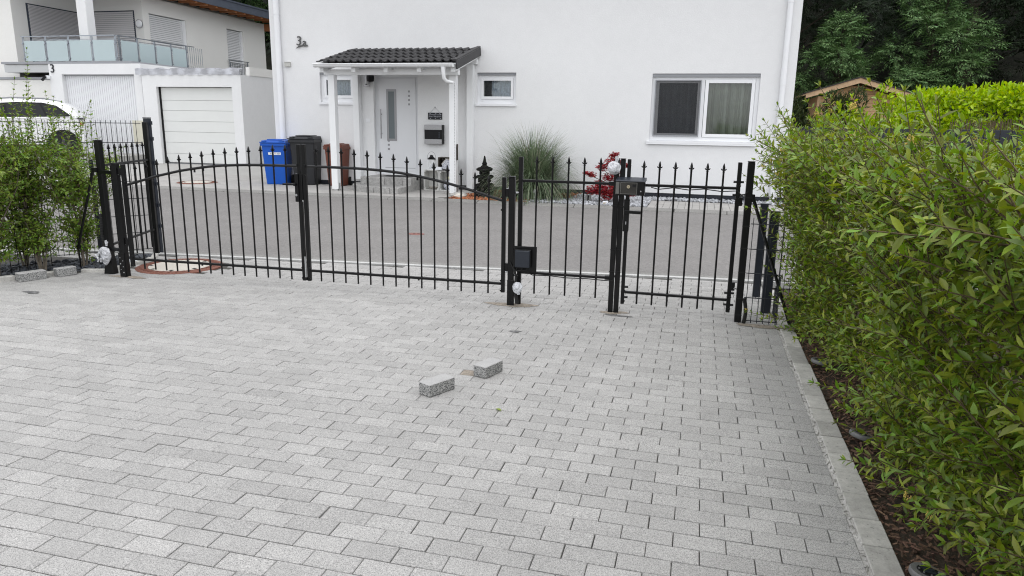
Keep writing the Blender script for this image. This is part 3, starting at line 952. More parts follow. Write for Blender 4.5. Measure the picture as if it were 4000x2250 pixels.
# big two-part window
bw = MB()
ring(bw, -1.109, 1.094, 1.264, 2.599, HY + .07, HY + .148, 0.079, 0.086, 0.055)
bw.box(-.075, -.005, HY + .071, HY + .144, 1.35, 2.545)
bwo = bw.build('window', M['pvc'], house, bevel=0.004)
for sx0, sx1 in ((-1.025, -.082), (0.002, 1.01)):
    w = MB()
    ring(w, sx0, sx1, 1.352, 2.543, HY + .05, HY + .12, 0.07)
    w.build('sash', M['pvc'], bwo, bevel=0.006)
    MB().box(sx0 + .066, sx1 - .066, HY + .085, HY + .091, 1.42, 2.475).build('pane', M['pane'], bwo)
w = MB()
ring(w, -1.045, -.075, 1.36, 2.54, HY + .026, HY + .048, 0.022)
w.build('screen_frame', M['caps'], bwo)
MB().box(-1.022, -.098, HY + .034, HY + .037, 1.383, 2.517).build('insect_screen', M['screen'], bwo)
MB().box(-1.108, 1.093, HY + .02, HY + .143, 2.60, 2.662).build('shutter_box', M['caps'], bwo)
MB().box(-1.16, 1.125, HY - .05, HY + .145, 1.215, 1.262).box(-1.16, 1.125, HY - .05, HY - .03, 1.185, 1.214).build('sill', M['pvc'], bwo, bevel=0.003)
for a, c, sd in ((-1.0, -.1, 5), (0.02, 1.0, 6)):
    v, f = folds(a, c, 1.33, 2.56, HY + .22, .034, 9, sd)
    MB().add(v, f).build('curtain', M['sheer'] if a < -.5 else M['curtain'], bwo, smooth=True)
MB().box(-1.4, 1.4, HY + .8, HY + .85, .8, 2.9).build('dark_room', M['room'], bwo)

# front door
dr = MB()
ring(dr, -7.629, -6.501, 0.332, 2.658, HY + .10, HY + .16, 0.085, 0.07, 0.08)
door = dr.build('door', M['doorwhite'], house, bevel=0.004)
MB().box(-7.543, -6.587, HY + .085, HY + .15, .40, 2.573).build('leaf_panel', M['doorwhite'], door, bevel=0.006)
MB().box(-7.40, -6.62, HY + .080, HY + .0848, .478, .488).build('kick_groove', M['caps'], door)
w = MB()
ring(w, -7.335, -7.085, 1.12, 2.32, HY + .075, HY + .0845, 0.05)
w.build('glass_surround', M['squares'], door)
MB().box(-7.284, -7.136, HY + .080, HY + .084, 1.171, 2.269).build('door_glass', M['doorglass'], door)
for z in (2.27, 2.17, 2.075, 1.975):
    MB().box(-6.78, -6.735, HY + .079, HY + .0846, z - .022, z + .022).build('inlay_square', M['squares'], door, bevel=0.002)
for z in (1.12, 1.025, 0.925):
    MB().box(-7.325, -7.275, HY + .079, HY + .0846, z - .022, z + .022).build('inlay_square', M['squares'], door, bevel=0.002)
w = MB()
w.bar((-7.46, HY + .01, 1.17), (-7.46, HY + .01, 1.86), 0.026)
w.bar((-7.47, HY + .085, 1.74), (-7.46, HY + .015, 1.74), 0.02)
w.bar((-7.47, HY + .085, 1.29), (-7.46, HY + .015, 1.29), 0.02)
w.build('handle', M['steel'], door, bevel=0.003)
MB().box(-7.505, -7.48, HY + .07, HY + .0848, 1.36, 1.47).build('lock_plate', M['squares'], door, bevel=0.004)
MB().box(-7.84, -7.735, HY - .012, HY - .0005, 1.545, 1.635).box(-7.822, -7.753, HY - .018, HY - .0125, 1.565, 1.617).build('doorbell', M['pvc'], house, bevel=0.002)
MB().box(-9.935, -9.785, HY - .05, HY - .0005, 2.835, 2.94).box(-9.95, -9.77, HY - .06, HY - .0505, 2.93, 2.945).build('vent_cover', M['greyplastic'], house, bevel=0.004)

def downpipe(x, r):
    w = MB()
    w.tube([(x, HY - .075, 0.05), (x, HY - .075, ZT - .1)], r, 14)
    o = w.build('downpipe', M['pvc'], house, smooth=True)
    for z0, z1 in ((1.06, 1.12), (2.42, 2.77), (4.02, 4.08)):
        MB().tube([(x, HY - .075, z0), (x, HY - .075, z1)], r + .005, 14).build('sleeve', M['pvc'], o, smooth=True)
    for z in (1.5, 3.4):
        MB().box(x - .012, x + .012, HY - .05, HY - .001, z, z + .03).build('bracket', M['pvc'], o)
downpipe(-10.065, 0.068)
downpipe(1.535, 0.055)

# ================================================================== PORCH
porch = thing('porch', 'white timber porch with dark wavy roof tiles over the front door', 'porch', (-6.55, 15.4, 0))
for x, y, z1 in ((-7.955, 14.78, 2.55), (-5.19, 14.92, 2.55)):
    MB().box(x - .075, x + .075, y - .075, y + .075, 0.06, z1).build('post', M['trim'], porch, bevel=0.006)
    MB().box(x - .05, x + .05, y - .05, y + .05, 0.0, 0.08).box(x + .076, x + .083, y - .03, y + .03, 0.03, 0.2).build('post_shoe', M['galv'], porch)
for x in (-8.02, -5.175):
    MB().box(x - .075, x + .075, HY - .16, HY - .002, 0.06 if x > -6 else 0.19, 2.86).build('post', M['trim'], porch, bevel=0.006)
MB().box(-8.13, -5.02, 14.72, 14.86, 2.552, 2.665).build('beam', M['trim'], porch, bevel=0.006)
MB().box(-8.13, -5.02, HY - .14, HY - .004, 2.862, 2.975).build('wall_beam', M['trim'], porch, bevel=0.006)
SL = (2.99 - 2.665) / (HY - .07 - 14.79)
def roofz(y):
    return 2.795 + (y - 14.79) * SL
for x in (-8.07, -7.32, -6.57, -5.82, -5.07):
    w = MB()
    a, c = 14.53, HY - .005
    w.hexa([(x - .045, a, roofz(a) - .135), (x + .045, a, roofz(a) - .135), (x + .045, c, roofz(c) - .135), (x - .045, c, roofz(c) - .135)],
           [(x - .045, a, roofz(a) + .02), (x + .045, a, roofz(a) + .02), (x + .045, c, roofz(c) + .02), (x - .045, c, roofz(c) + .02)])
    w.build('rafter', M['trim'], porch, bevel=0.004)
w = MB()
a, c = 14.50, HY - .005
w.hexa([(-8.15, a, roofz(a) + .022), (-4.99, a, roofz(a) + .022), (-4.99, c, roofz(c) + .022), (-8.15, c, roofz(c) + .022)],
       [(-8.15, a, roofz(a) + .042), (-4.99, a, roofz(a) + .042), (-4.99, c, roofz(c) + .042), (-8.15, c, roofz(c) + .042)])
w.build('roof_boarding', M['trim'], porch)
w = MB()
w.hexa([(-4.985, a, roofz(a) - .09), (-4.962, a, roofz(a) - .09), (-4.962, c, roofz(c) - .06), (-4.985, c, roofz(c) - .06)],
       [(-4.985, a, roofz(a) + .10), (-4.962, a, roofz(a) + .10), (-4.962, c, roofz(c) + .10), (-4.985, c, roofz(c) + .10)])
w.build('bargeboard', M['trim'], porch)
# tiles: four courses of eight double-roll tiles and a verge tile
TW, NC = 0.345, 9
CL = (HY - .03 - 14.46) / 4 / math.cos(math.atan(SL))
ang = math.atan(SL)
prof = []
for rep in range(2):
    for t, h in ((0, .006), (.035, .001), (.075, .004), (.092, .02), (.108, .036), (.128, .043), (.148, .036), (.163, .02)):
        prof.append((rep * TW / 2 + t, h))
prof.append((TW - .002, .012))
def tile_mesh(pr, L, flange=0.0):
    n = len(pr)
    v = []
    for yy, lift in ((0, .035), (L + .05, .0)):
        for t, h in pr:
            v.append((t, yy, h + lift))
    for t, h in pr:
        v.append((t, 0, max(h - .020, -.016) + .035))
    for t, h in pr:
        v.append((t, L + .05, h - .016))
    f = []
    for i in range(n - 1):
        f += [(i, i + 1, n + i + 1, n + i), (2 * n + i + 1, 2 * n + i, i, i + 1)[::-1], (2 * n + i, 2 * n + i + 1, 3 * n + i + 1, 3 * n + i)]
    f += [(0, n, 3 * n, 2 * n), (n - 1, 2 * n - 1, 4 * n - 1, 3 * n - 1)[::-1]]
    me = bpy.data.meshes.new('roof_tile')
    me.from_pydata(v, [], f)
    me.materials.append(M['tile'])
    return me
tm = tile_mesh(prof, CL)
vm = MB()
vm.box(0, 0.085, 0, CL + .012, 0.02, 0.052).box(0.062, 0.088, -.004, CL + .008, -.15, 0.0195)
vmo = None
for r in range(4):
    yb = 14.46 + r * CL * math.cos(ang)
    zb = roofz(yb) + .066
    for k in range(NC):
        o = link('roof_tile', tm, porch)
        o.location = Vector((-8.15 + k * TW, yb, zb)) - WL[porch]
        o.rotation_euler = (ang + random.uniform(-.004, .004), 0, random.uniform(-.003, .003))
    if vmo is None:
        vmo = vm.build('verge_tile', M['tile'], porch, bevel=0.004)
        ve = vmo
        for vtx in ve.data.vertices:
            vtx.co += WL[porch]
    else:
        ve = link('verge_tile', vmo.data, porch)
    ve.location = Vector((-8.15 + NC * TW, yb, zb + .012)) - WL[porch]
    ve.rotation_euler = (ang, 0, 0)
# gutter
w = MB()
gv, gf = [], []
ng = 9
for x in (-8.19, -5.02):
    for i in range(ng + 1):
        a_ = PI + PI * i / ng
        gv.append((x, 14.435 + .062 * math.cos(a_), 2.745 + .062 * math.sin(a_)))
    for i in range(ng, -1, -1):
        a_ = PI + PI * i / ng
        gv.append((x, 14.435 + .057 * math.cos(a_), 2.745 + .057 * math.sin(a_)))
k2 = 2 * (ng + 1)
gf = [(i, (i + 1) % k2, k2 + (i + 1) % k2, k2 + i) for i in range(k2)] + [tuple(range(k2)), tuple(range(2 * k2 - 1, k2 - 1, -1))]
w.add(gv, gf)
w.tube([(-8.19, 14.372, 2.75), (-5.02, 14.372, 2.75)], 0.011, 8)
w.box(-5.022, -5.014, 14.375, 14.495, 2.685, 2.752).box(-8.196, -8.188, 14.375, 14.495, 2.685, 2.752)
gut = w.build('gutter', M['trim'], porch, smooth=True)
for x in (-8.07, -7.32, -6.57, -5.82, -5.09):
    w = MB()
    pts = [(x, 14.435 + .066 * math.cos(PI + PI * i / 8), 2.745 + .066 * math.sin(PI + PI * i / 8)) for i in range(9)]
    w.tube(pts, 0.007, 6)
    w.build('gutter_bracket', M['trim'], gut)
w = MB()
w.tube([(-5.24, 14.435, 2.69), (-5.24, 14.435, 2.60), (-5.235, 14.45, 2.47), (-5.20, 14.5, 2.41), (-5.07, 14.56, 2.38)], [.05, .043, .04, .038, .03], 12)
w.build('spout', M['trim'], porch, smooth=True)
w = MB()
z = 2.37
i = 0
while z > 0.12:
    if i % 2:
        w.tube([(-5.045, 14.57, z), (-5.037, 14.57, z - .018), (-5.045, 14.57, z - .036), (-5.053, 14.57, z - .018), (-5.045, 14.57, z)], 0.0035, 5, cap=False)
    else:
        w.tube([(-5.045, 14.57, z), (-5.045, 14.578, z - .018), (-5.045, 14.57, z - .036), (-5.045, 14.562, z - .018), (-5.045, 14.57, z)], 0.0035, 5, cap=False)
    z -= 0.03
    i += 1
w.build('rain_chain', M['steel'], porch, kind='stuff')
w = MB()
w.box(-5.105, -5.09, 14.86, 14.93, 0.78, 1.12)
w.build('post_gauge', M['darkwood'], porch)

# ------------------------------------------------------------------ granite steps
steps = thing('entrance_steps', 'two granite block steps below the white front door', 'steps', (-6.95, 15.2, 0))
low = [(-7.80, 15.45), (-7.68, 15.02), (-7.42, 14.70), (-7.10, 14.54), (-6.72, 14.47), (-6.30, 14.46)]
full = []
def arc_block(p, q, z0, z1, w=0.16, bev=0.012):
    p, q = Vector((*p, 0)), Vector((*q, 0))
    dd = (q - p).normalized()
    nn_ = Vector((-dd.y, dd.x, 0))
    if nn_.y < 0:
        nn_ = -nn_
    g = dd * 0.006
    a_, b_ = p + g, q - g
    MB().hexa([a_ + Vector((0, 0, z0)), b_ + Vector((0, 0, z0)), b_ + nn_ * w + Vector((0, 0, z0)), a_ + nn_ * w + Vector((0, 0, z0))],
              [a_ + Vector((0, 0, z1)), b_ + Vector((0, 0, z1)), b_ + nn_ * w + Vector((0, 0, z1)), a_ + nn_ * w + Vector((0, 0, z1))]).build('granite_block', M['step_granite'], steps, bevel=bev)
pts = [Vector(p) for p in low]
cum = []
for a_, b_ in zip(pts[:-1], pts[1:]):
    L = (b_ - a_).length
    k = max(1, round(L / 0.24))
    for j in range(k):
        arc_block(a_.lerp(b_, j / k), a_.lerp(b_, (j + 1) / k), 0.02, 0.165 + random.uniform(-.004, .004))
for y0_ in (14.62, 14.90):
    MB().box(-6.46, -6.305, y0_ + .01, y0_ + .27, .02, .165).build('granite_block', M['step_granite'], steps, bevel=.01)
MB().prism([(-7.66, 15.5), (-7.52, 15.02), (-7.32, 14.80), (-7.06, 14.69), (-6.72, 14.62), (-6.46, 14.62), (-6.46, 15.2), (-7.5, 15.5)], 0.02, 0.158, 'xy').build('tread_fill', M['step_granite'], steps)
xs = [-7.56, -7.40, -6.96, -6.52, -6.305]
for a_, b_ in zip(xs[:-1], xs[1:]):
    MB().box(a_ + .004, b_ - .004, 15.18, 15.36, .02, .325 + random.uniform(-.003, .003)).build('granite_block', M['step_granite'], steps, bevel=.012)
MB().box(-7.55, -6.31, 15.365, HY - .005, .02, .318).build('landing', M['step_granite'], steps, bevel=.008)
MB().box(-7.2, -6.45, 15.55, 15.95, .3185, .328).build('door_mat', M['rubber'], steps)

# ================================================================== THE NEIGHBOUR: house 3 and its garages
nb = thing('house', 'pale modern house with terrace, closed blinds and grey roof edge', 'house', (-24, 25.5, 0))
XE, YBK, XL = -22.0, 25.5, -25.0
b = MB()
ZW = 6.28
e_holes = [(25.85, 28.05, 3.40, 5.68), (30.85, 32.1, 3.45, 5.70)]
# east wall (faces +X) with two door openings
ys = [YBK, 25.85, 28.05, 30.85, 32.1, 33.95]
zs = [-0.1, 3.40, 3.45, 5.68, 5.70, ZW]
for i in range(5):
    for j in range(5):
        ym, zm = (ys[i] + ys[i + 1]) / 2, (zs[j] + zs[j + 1]) / 2
        if any(h[0] < ym < h[1] and h[2] < zm < h[3] for h in e_holes):
            continue
        b.add([(XE, ys[i], zs[j]), (XE, ys[i + 1], zs[j]), (XE, ys[i + 1], zs[j + 1]), (XE, ys[i], zs[j + 1])], [(0, 1, 2, 3)])
for a, c, e, g in e_holes:
    for q in ([(XE, a, e), (XE - .16, a, e), (XE - .16, a, g), (XE, a, g)], [(XE, c, e), (XE - .16, c, e), (XE - .16, c, g), (XE, c, g)], [(XE, a, g), (XE - .16, a, g), (XE - .16, c, g), (XE, c, g)], [(XE, a, e), (XE - .16, a, e), (XE - .16, c, e), (XE, c, e)]):
        b.add(q, [(0, 1, 2, 3)])
b.add([(XL, YBK, -.1), (XE, YBK, -.1), (XE, YBK, ZW), (XL, YBK, ZW)], [(0, 1, 2, 3)])
b.add([(XE, 33.95, -.1), (-31, 33.95, -.1), (-31, 33.95, ZW), (XE, 33.95, ZW)], [(0, 1, 2, 3)])
b.box(-31, XL, 22.35, YBK - .002, 2.95, ZW + .6)
b.box(-31, XL - .45, 22.55, YBK - .1, -.1, 2.945)
b.box(-31, XE - 0.5, YBK + .01, 33.9, ZW, ZW + .2)
b.build('wall', M['render2'], nb)
MB().box(-31, -22.86, 22.0, 22.2, .2, 2.86).build('side_wall', M['render2'], nb)
MB().box(-31, -22.87, 21.96, 22.24, 2.865, 2.95).build('wall_coping', M['caps'], nb)
# roof with overhang, fascia, rafters
b = MB()
b.hexa([(-31.5, 21.9, ZW + .90), (XE + .85, 21.9, ZW + .25), (XE + .85, 34.7, ZW + .25), (-31.5, 34.7, ZW + .90)],
       [(-31.5, 21.9, ZW + 1.2), (XE + .85, 21.9, ZW + .46), (XE + .85, 34.7, ZW + .46), (-31.5, 34.7, ZW + 1.2)])
b.build('roof', M['roofing_felt'], nb)
MB().box(XE + .855, XE + .90, 21.85, 34.75, ZW + .12, ZW + .50).build('fascia', M['fascia'], nb)
MB().box(XE + .9005, XE + .93, 21.85, 34.75, ZW + .45, ZW + .515).build('roof_edge_trim', M['fascia'], nb)
MB().add([(XE - .02, 21.9, ZW + .245), (XE + .85, 21.9, ZW + .18), (XE + .85, 34.7, ZW + .18), (XE - .02, 34.7, ZW + .245)], [(0, 1, 2, 3)]).build('soffit', M['soffit'], nb)
for i in range(19):
    y = 22.3 + i * .68
    MB().hexa([(XE + .0, y - .06, ZW + .07), (XE + .85, y - .06, ZW + .05), (XE + .85, y + .06, ZW + .05), (XE, y + .06, ZW + .07)],
              [(XE + .0, y - .06, ZW + .24), (XE + .85, y - .06, ZW + .175), (XE + .85, y + .06, ZW + .175), (XE, y + .06, ZW + .24)]).build('rafter', M['rafter'], nb)
MB().box(-22.9, XE + .5, 33.96, 34.2, 5.95, ZW).build('gable_beam', M['rafter'], nb)
MB().box(-21.67, -21.27, 21.95, 22.3, 3.46, ZW + .3).build('column', M['render'], nb, bevel=.01)

def blind(name, axis, pos, a, c, z0, z1, m, n_slats):
    b = MB()
    h = (z1 - z0) / n_slats
    for i in range(n_slats):
        z = z0 + i * h
        if axis == 'x':
            b.hexa([(pos, a, z), (pos, c, z), (pos - .012, c, z), (pos - .012, a, z)], [(pos - .03, a, z + h * .93), (pos - .03, c, z + h * .93), (pos - .042, c, z + h * .93), (pos - .042, a, z + h * .93)])
        else:
            b.hexa([(a, pos, z), (c, pos, z), (c, pos + .012, z), (a, pos + .012, z)], [(a, pos + .03, z + h * .93), (c, pos + .03, z + h * .93), (c, pos + .042, z + h * .93), (a, pos + .042, z + h * .93)])
    o = b.build(name, m, nb, kind='stuff')
    return o
blind('slat_blind', 'x', XE - .08, 25.87, 27.85, 3.42, 5.66, M['blindlight'], 30)
MB().box(XE - .15, XE - .045, 27.855, 28.045, 3.42, 5.66).build('window_post', M['pvc'], nb)
blind('slat_blind', 'x', XE - .08, 30.87, 31.98, 3.47, 5.68, M['blindlight'], 30)
MB().box(XE - .15, XE - .045, 31.985, 32.095, 3.47, 5.68).build('window_post', M['pvc'], nb)
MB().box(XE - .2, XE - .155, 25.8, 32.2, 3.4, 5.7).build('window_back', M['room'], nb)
blind('slat_blind', 'x', XL + .055, 23.05, 25.38, 3.5, 5.66, M['blind'], 42)
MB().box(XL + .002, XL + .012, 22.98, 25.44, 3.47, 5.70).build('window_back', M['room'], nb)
blind('slat_blind', 'y', YBK - .06, -24.72, -22.42, 3.5, 5.70, M['blind'], 30)
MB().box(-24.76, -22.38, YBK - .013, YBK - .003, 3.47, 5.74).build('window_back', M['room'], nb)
w = MB()
w.tube([(-22.17, YBK - .002, 5.22), (-22.17, YBK - .06, 5.22)], .17, 16)
wl = w.build('terrace_lamp', M['steel'], nb, smooth=True)
w = MB()
w.tube([(-22.14, YBK - .061, 5.22), (-22.14, YBK - .11, 5.22), (-22.14, YBK - .12, 5.22)], [.145, .12, .05], 16)
w.build('lamp_globe', M['pvc'], wl, smooth=True)
# open strip at the far end of the wall: glass door and small rail seen past the corner
MB().box(-21.9, -21.85, 34.3, 36.0, 3.6, 6.0).build('far_window', M['pvc'], nb)
MB().box(-21.848, -21.84, 34.45, 35.8, 3.75, 5.1).build('far_window_pane', M['carglass'], nb)

# terrace slab and glass railing
slab = thing('terrace', 'terrace with steel and frosted glass railing above the left garage', 'terrace', (-22, 23, 3.4))
MB().box(-24.98, -19.25, 21.62, 25.48, 3.385, 3.46).build('slab', M['caps'], slab)
MB().box(-25.0, -22.87, 21.75, 22.34, 3.1, 3.38).build('slab_beam', M['galv'], slab)
def rail_run(p, q, nposts, glass_from=0, extra=0.0):
    p, q = Vector(p), Vector(q)
    dd = (q - p).normalized()
    nrm_ = Vector((dd.y, -dd.x, 0))
    MB().bar(p + Vector((0, 0, .86)) - dd * .05, q + Vector((0, 0, .86)) + dd * extra, .045, .03).build('handrail', M['steel_rail'], slab)
    MB().bar(p + Vector((0, 0, .74)), q + Vector((0, 0, .74)), .016).build('glass_rail', M['steel_rail'], slab)
    for i in range(nposts):
        c = p.lerp(q, i / (nposts - 1))
        w = MB()
        w.bar(c + Vector((0, 0, -.06)), c + Vector((0, 0, .85)), .03, .012)
        w.bar(c + dd * .05 + Vector((0, 0, -.06)), c + dd * .05 + Vector((0, 0, .85)), .03, .012)
        o = w.build('railing_post', M['steel_rail'], slab)
        for z in (.10, .62):
            MB().tube([c + dd * .025 + Vector((0, 0, z)) + nrm_ * .03, c + dd * .025 + Vector((0, 0, z)) + nrm_ * .055], .03, 8).build('clamp', M['steel_rail'], o)
    for i in range(nposts - 1):
        a_ = p.lerp(q, i / (nposts - 1)) + dd * .08
        c = p.lerp(q, (i + 1) / (nposts - 1)) - dd * .03
        MB().bar(a_ + Vector((0, 0, .36)) + nrm_ * .02, c + Vector((0, 0, .36)) + nrm_ * .02, .01, .70).build('glass_panel', M['frost'], slab)
rail_run((-23.95, 21.70, 3.47), (-19.95, 21.70, 3.47), 5)
rail_run((-19.88, 21.78, 3.47), (-19.88, 25.2, 3.47), 5, extra=.5)
w = MB()
for i in range(9):
    w.bar((-19.88, 25.2 + i * .12, 3.47), (-19.88, 25.2 + i * .12, 4.3), .014)
w.build('baluster', M['steel_rail'], slab, kind='stuff')
# french balcony rail at the second door
w = MB()
w.bar((-21.9, 30.7, 4.28), (-21.9, 32.3, 4.28), .04, .03).bar((-21.9, 30.8, 4.15), (-21.9, 32.2, 4.15), .02)
for i in range(11):
    w.bar((-21.9, 30.85 + i * .13, 3.45), (-21.9, 30.85 + i * .13, 4.15), .014)
for y in (30.8, 32.2):
    w.bar((-21.9, y, 3.4), (-21.9, y, 4.28), .03)
w.build('door_railing', M['steel_rail'], nb)

def garage(label, x0, x1, yf, z0, zt, dx0, dx1, dzt, depth):
    g = thing('garage', label, 'garage', ((x0 + x1) / 2, yf, z0))
    b = MB()
    facade(b, x0, x1, z0 - .1, zt, yf, [(dx0, dx1, z0 - .1, dzt)], 0.22)
    for x, o_ in ((x0, 1), (x1, 0)):
        q = [(x, yf, -.1), (x, yf + depth, -.1), (x, yf + depth, zt), (x, yf, zt)]
        b.add(q, [(0, 1, 2, 3)])
    b.add([(x0, yf + depth, -.1), (x1, yf + depth, -.1), (x1, yf + depth, zt), (x0, yf + depth, zt)], [(0, 1, 2, 3)])
    b.add([(x0, yf, zt), (x1, yf, zt), (x1, yf + depth, zt), (x0, yf + depth, zt)], [(0, 1, 2, 3)])
    b.build('wall', M['render'], g)
    return g
g1 = garage('left garage with white ribbed up-and-over door under the terrace', -22.84, -18.93, 21.6, .27, 3.38, -22.30, -19.22, 3.02, 3.8)
w = MB()
n = 34
W_ = (3.08) / n
for i in range(n):
    x = -22.30 + i * W_
    w.box(x + .012, x + W_ - .012, 21.76, 21.775, .29, 3.0)
w.build('door_rib', M['garagedoor2'], g1, kind='stuff')
MB().box(-22.297, -19.223, 21.776, 21.81, .28, 3.01).build('garage_door', M['garagedoor2'], g1)
MB().box(-22.3, -19.22, 21.70, 21.76, 2.985, 3.018).build('lintel_seal', M['caps'], g1)
MB().box(-19.45, -18.96, 21.56, 21.595, .65, 1.46).build('door_cover', M['cream'], g1)
g2 = garage('right garage with closed horizontal panel door and dented metal roof edge', -18.74, -14.86, 21.4, 0.0, 2.99, -18.19, -15.22, 2.60, 6.5)
zz = [0.05, .36, .74, 1.10, 1.46, 1.82, 2.16, 2.585]
for a, c in zip(zz[:-1], zz[1:]):
    MB().box(-18.14, -15.225, 21.56, 21.60, a + .004, c - .003).build('door_section', M['garagedoor'], g2, bevel=.006)
MB().box(-18.188, -15.222, 21.6005, 21.64, 0.0, 2.598).build('door_backing', M['caps'], g2)
MB().box(-18.19, -18.145, 21.52, 21.60, 0.02, 2.598).build('door_track', M['carblack'], g2)
v, f = [], []
n = 40
for i in range(n + 1):
    x = -18.95 + i * 4.1 / n
    dz = .018 * math.sin(i * .9) + .012 * math.sin(i * 2.3)
    v += [(x, 21.37 + .02 * math.sin(i * 1.7), 2.995), (x, 21.36 + .03 * math.sin(i * 1.1), 3.19 + dz), (x, 21.6, 3.21 + dz)]
for i in range(n):
    for j in range(2):
        f.append((i * 3 + j, (i + 1) * 3 + j, (i + 1) * 3 + j + 1, i * 3 + j + 1))
MB().add(v, f).build('roof_edge_sheet', M['sheetmetal'], g2, smooth=True)
MB().box(-14.98, -14.84, 21.9, 27.9, 2.995, 3.27).build('side_parapet', M['render2'], g2)
MB().box(-14.97, -14.835, 26.4, 26.7, 2.9, 3.2).build('rain_scupper', M['carblack'], g2)
num = thing('house_number', 'dark number 3 on the upper left corner of the left garage', 'house number', (-22.68, 21.58, 3.2))
text('digit', '3', .42, (-22.66, 21.585, 3.21), M['numdark'], num, .012)
fl = thing('floodlight', 'small white security light on the left garage corner', 'security light', (-22.86, 21.5, 2.9))
w = MB().box(-22.90, -22.78, 21.48, 21.59, 2.86, 2.98)
w.build('lamp_body', M['pvc'], fl, bevel=.02)
MB().bar((-22.86, 21.45, 2.95), (-22.98, 21.40, 2.80), .09, .07).build('lamp_head', M['carblack'], fl, bevel=.01)

# ------------------------------------------------------------------ parked white car
car = thing('parked_car', 'white car with dark tinted windows parked before the left garage', 'car', (-21.0, 18.0, 0.28))
CT = Matrix.Translation((-19.85, 19.0, 0.275)) @ Matrix.Rotation(math.radians(38), 4, 'Z') @ Matrix.Scale(1.1, 4)
# local axes: -x is forward, y=0 the near flank, z up.  rear bumper at x = +0.62, rear wheel at x = 0
def car_pts(poly, y, inset=0.0):
    return [(x, y, z) for x, z in poly]
b = MB(CT)
low = [(-4.05, .38), (-4.1, .72), (-3.9, .95), (-2.9, 1.06), (-1.0, 1.10), (.32, 1.16), (.50, 1.05), (.54, .62), (.48, .36)]
n = len(low)
rows = []
for y, k in ((0.02, .985), (0.0, 1.0), (0.10, 1.0), (1.70, 1.0), (1.80, 1.0), (1.78, .985)):
    rows.append([(x if k == 1 else x * .99, y, .36 + (z - .36) * k) for x, z in low])
vs = [p for r in rows for p in r]
fs = []
for i in range(len(rows) - 1):
    for j in range(n):
        fs.append((i * n + j, i * n + (j + 1) % n, (i + 1) * n + (j + 1) % n, (i + 1) * n + j))
fs += [tuple(range(n)), tuple(range((len(rows) - 1) * n + n - 1, (len(rows) - 1) * n - 1, -1))]
b.add(vs, fs)
top = [(-2.85, 1.05), (-2.2, 1.42), (-1.7, 1.57), (-1.1, 1.63), (-.4, 1.62), (-.02, 1.55), (.30, 1.39), (.46, 1.14)]
n = len(top)
rows = []
for y, ins in ((0.05, 0), (1.73, 0)):
    rows.append([(x, y + (0.17 * (z - 1.05) / .58) * (1 if y < 1 else -1), z) for x, z in top])
mid = [[(x, r[k][1] + (0.05 if q == 0 else -0.05), z + .035 if 0 < k < n - 1 else z) for k, (x, z) in enumerate(top)] for q, r in enumerate(rows)]
rr = [rows[0], mid[0], mid[1], rows[1]]
vs = [p for r in rr for p in r]
fs = []
for i in range(3):
    for j in range(n - 1):
        fs.append((i * n + j, i * n + j + 1, (i + 1) * n + j + 1, (i + 1) * n + j))
fs += [tuple(range(n)), tuple(range(4 * n - 1, 3 * n - 1, -1))]
b.add(vs, fs)
b.build('body', M['carpaint'], car, smooth=True)
def flank(poly, off=0.004):
    return [(x, 0.05 + 0.17 * (z - 1.05) / .58 - off, z) for x, z in poly]
def plate(name, poly, m, off, parent=car):
    w = MB(CT)
    a_ = flank(poly, off)
    c = [(x, y + .03, z) for x, y, z in a_]
    n_ = len(poly)
    w.add(a_ + c, [tuple(range(n_)), tuple(range(2 * n_ - 1, n_ - 1, -1))] + [(i, n_ + i, n_ + (i + 1) % n_, (i + 1) % n_) for i in range(n_)])
    return w.build(name, m, parent)
win = plate('window_band', [(-2.62, 1.10), (-2.15, 1.38), (-1.7, 1.50), (-1.1, 1.555), (-.45, 1.55), (-.1, 1.47), (.24, 1.20), (.20, 1.165)], M['carblack'], .004)
plate('window', [(-2.4, 1.12), (-2.1, 1.34), (-1.7, 1.465), (-1.42, 1.50), (-1.36, 1.13)], M['carglass'], .007, win)
plate('window', [(-1.28, 1.13), (-1.34, 1.505), (-1.0, 1.525), (-.52, 1.515), (-.38, 1.16)], M['carglass'], .007, win)
plate('window', [(-.33, 1.165), (-.47, 1.50), (-.14, 1.44), (.16, 1.20)], M['carglass'], .007, win)
w = MB(CT)
w.tube([(-1.9, .26, 1.60), (-1.2, .25, 1.68), (-.4, .25, 1.67), (.05, .27, 1.58)], .018, 8)
w.build('roof_rail', M['caps'], car, smooth=True)
w = MB(CT)
w.lathe([(0.03, 0), (.13, .01), (.15, .05), (.13, .13), (.05, .17)], (-2.05, -.10, 1.08), 14, 1, .55)
w.build('mirror', M['carpaint'], car, smooth=True)
for x in (0.0, -2.75):
    w = MB(CT)
    w.tube([(x, -.006, .36), (x, .10, .36)], .43, 28)
    w.build('wheel_arch', M['carblack'], car)
    w = MB(CT)
    w.tube([(x, -.03, .345), (x, -.022, .345), (x, .2, .345)], [.30, .345, .345], 28)
    wh = w.build('wheel', M['rubber'], car, smooth=True)
    w = MB(CT)
    for k in range(5):
        a_ = k * 2 * PI / 5 + .3
        w.bar((x, -.036, .345), (x + .23 * math.cos(a_), -.036, .345 + .23 * math.sin(a_)), .06, .012, up=(0, 1, 0))
    w.build('rim', M['rim'], wh)
w = MB(CT)
w.box(-3.9, .42, -.008, .1, .20, .37)
w.build('sill_trim', M['carblack'], car)
w = MB(CT)
w.hexa([(.46, -.004, .95), (.515, -.002, .93), (.535, .3, .93), (.47, .1, .95)], [(.46, -.003, 1.03), (.49, .0, 1.04), (.51, .3, 1.04), (.47, .1, 1.03)])
w.build('tail_lamp', M['taillight'], car, bevel=.01)
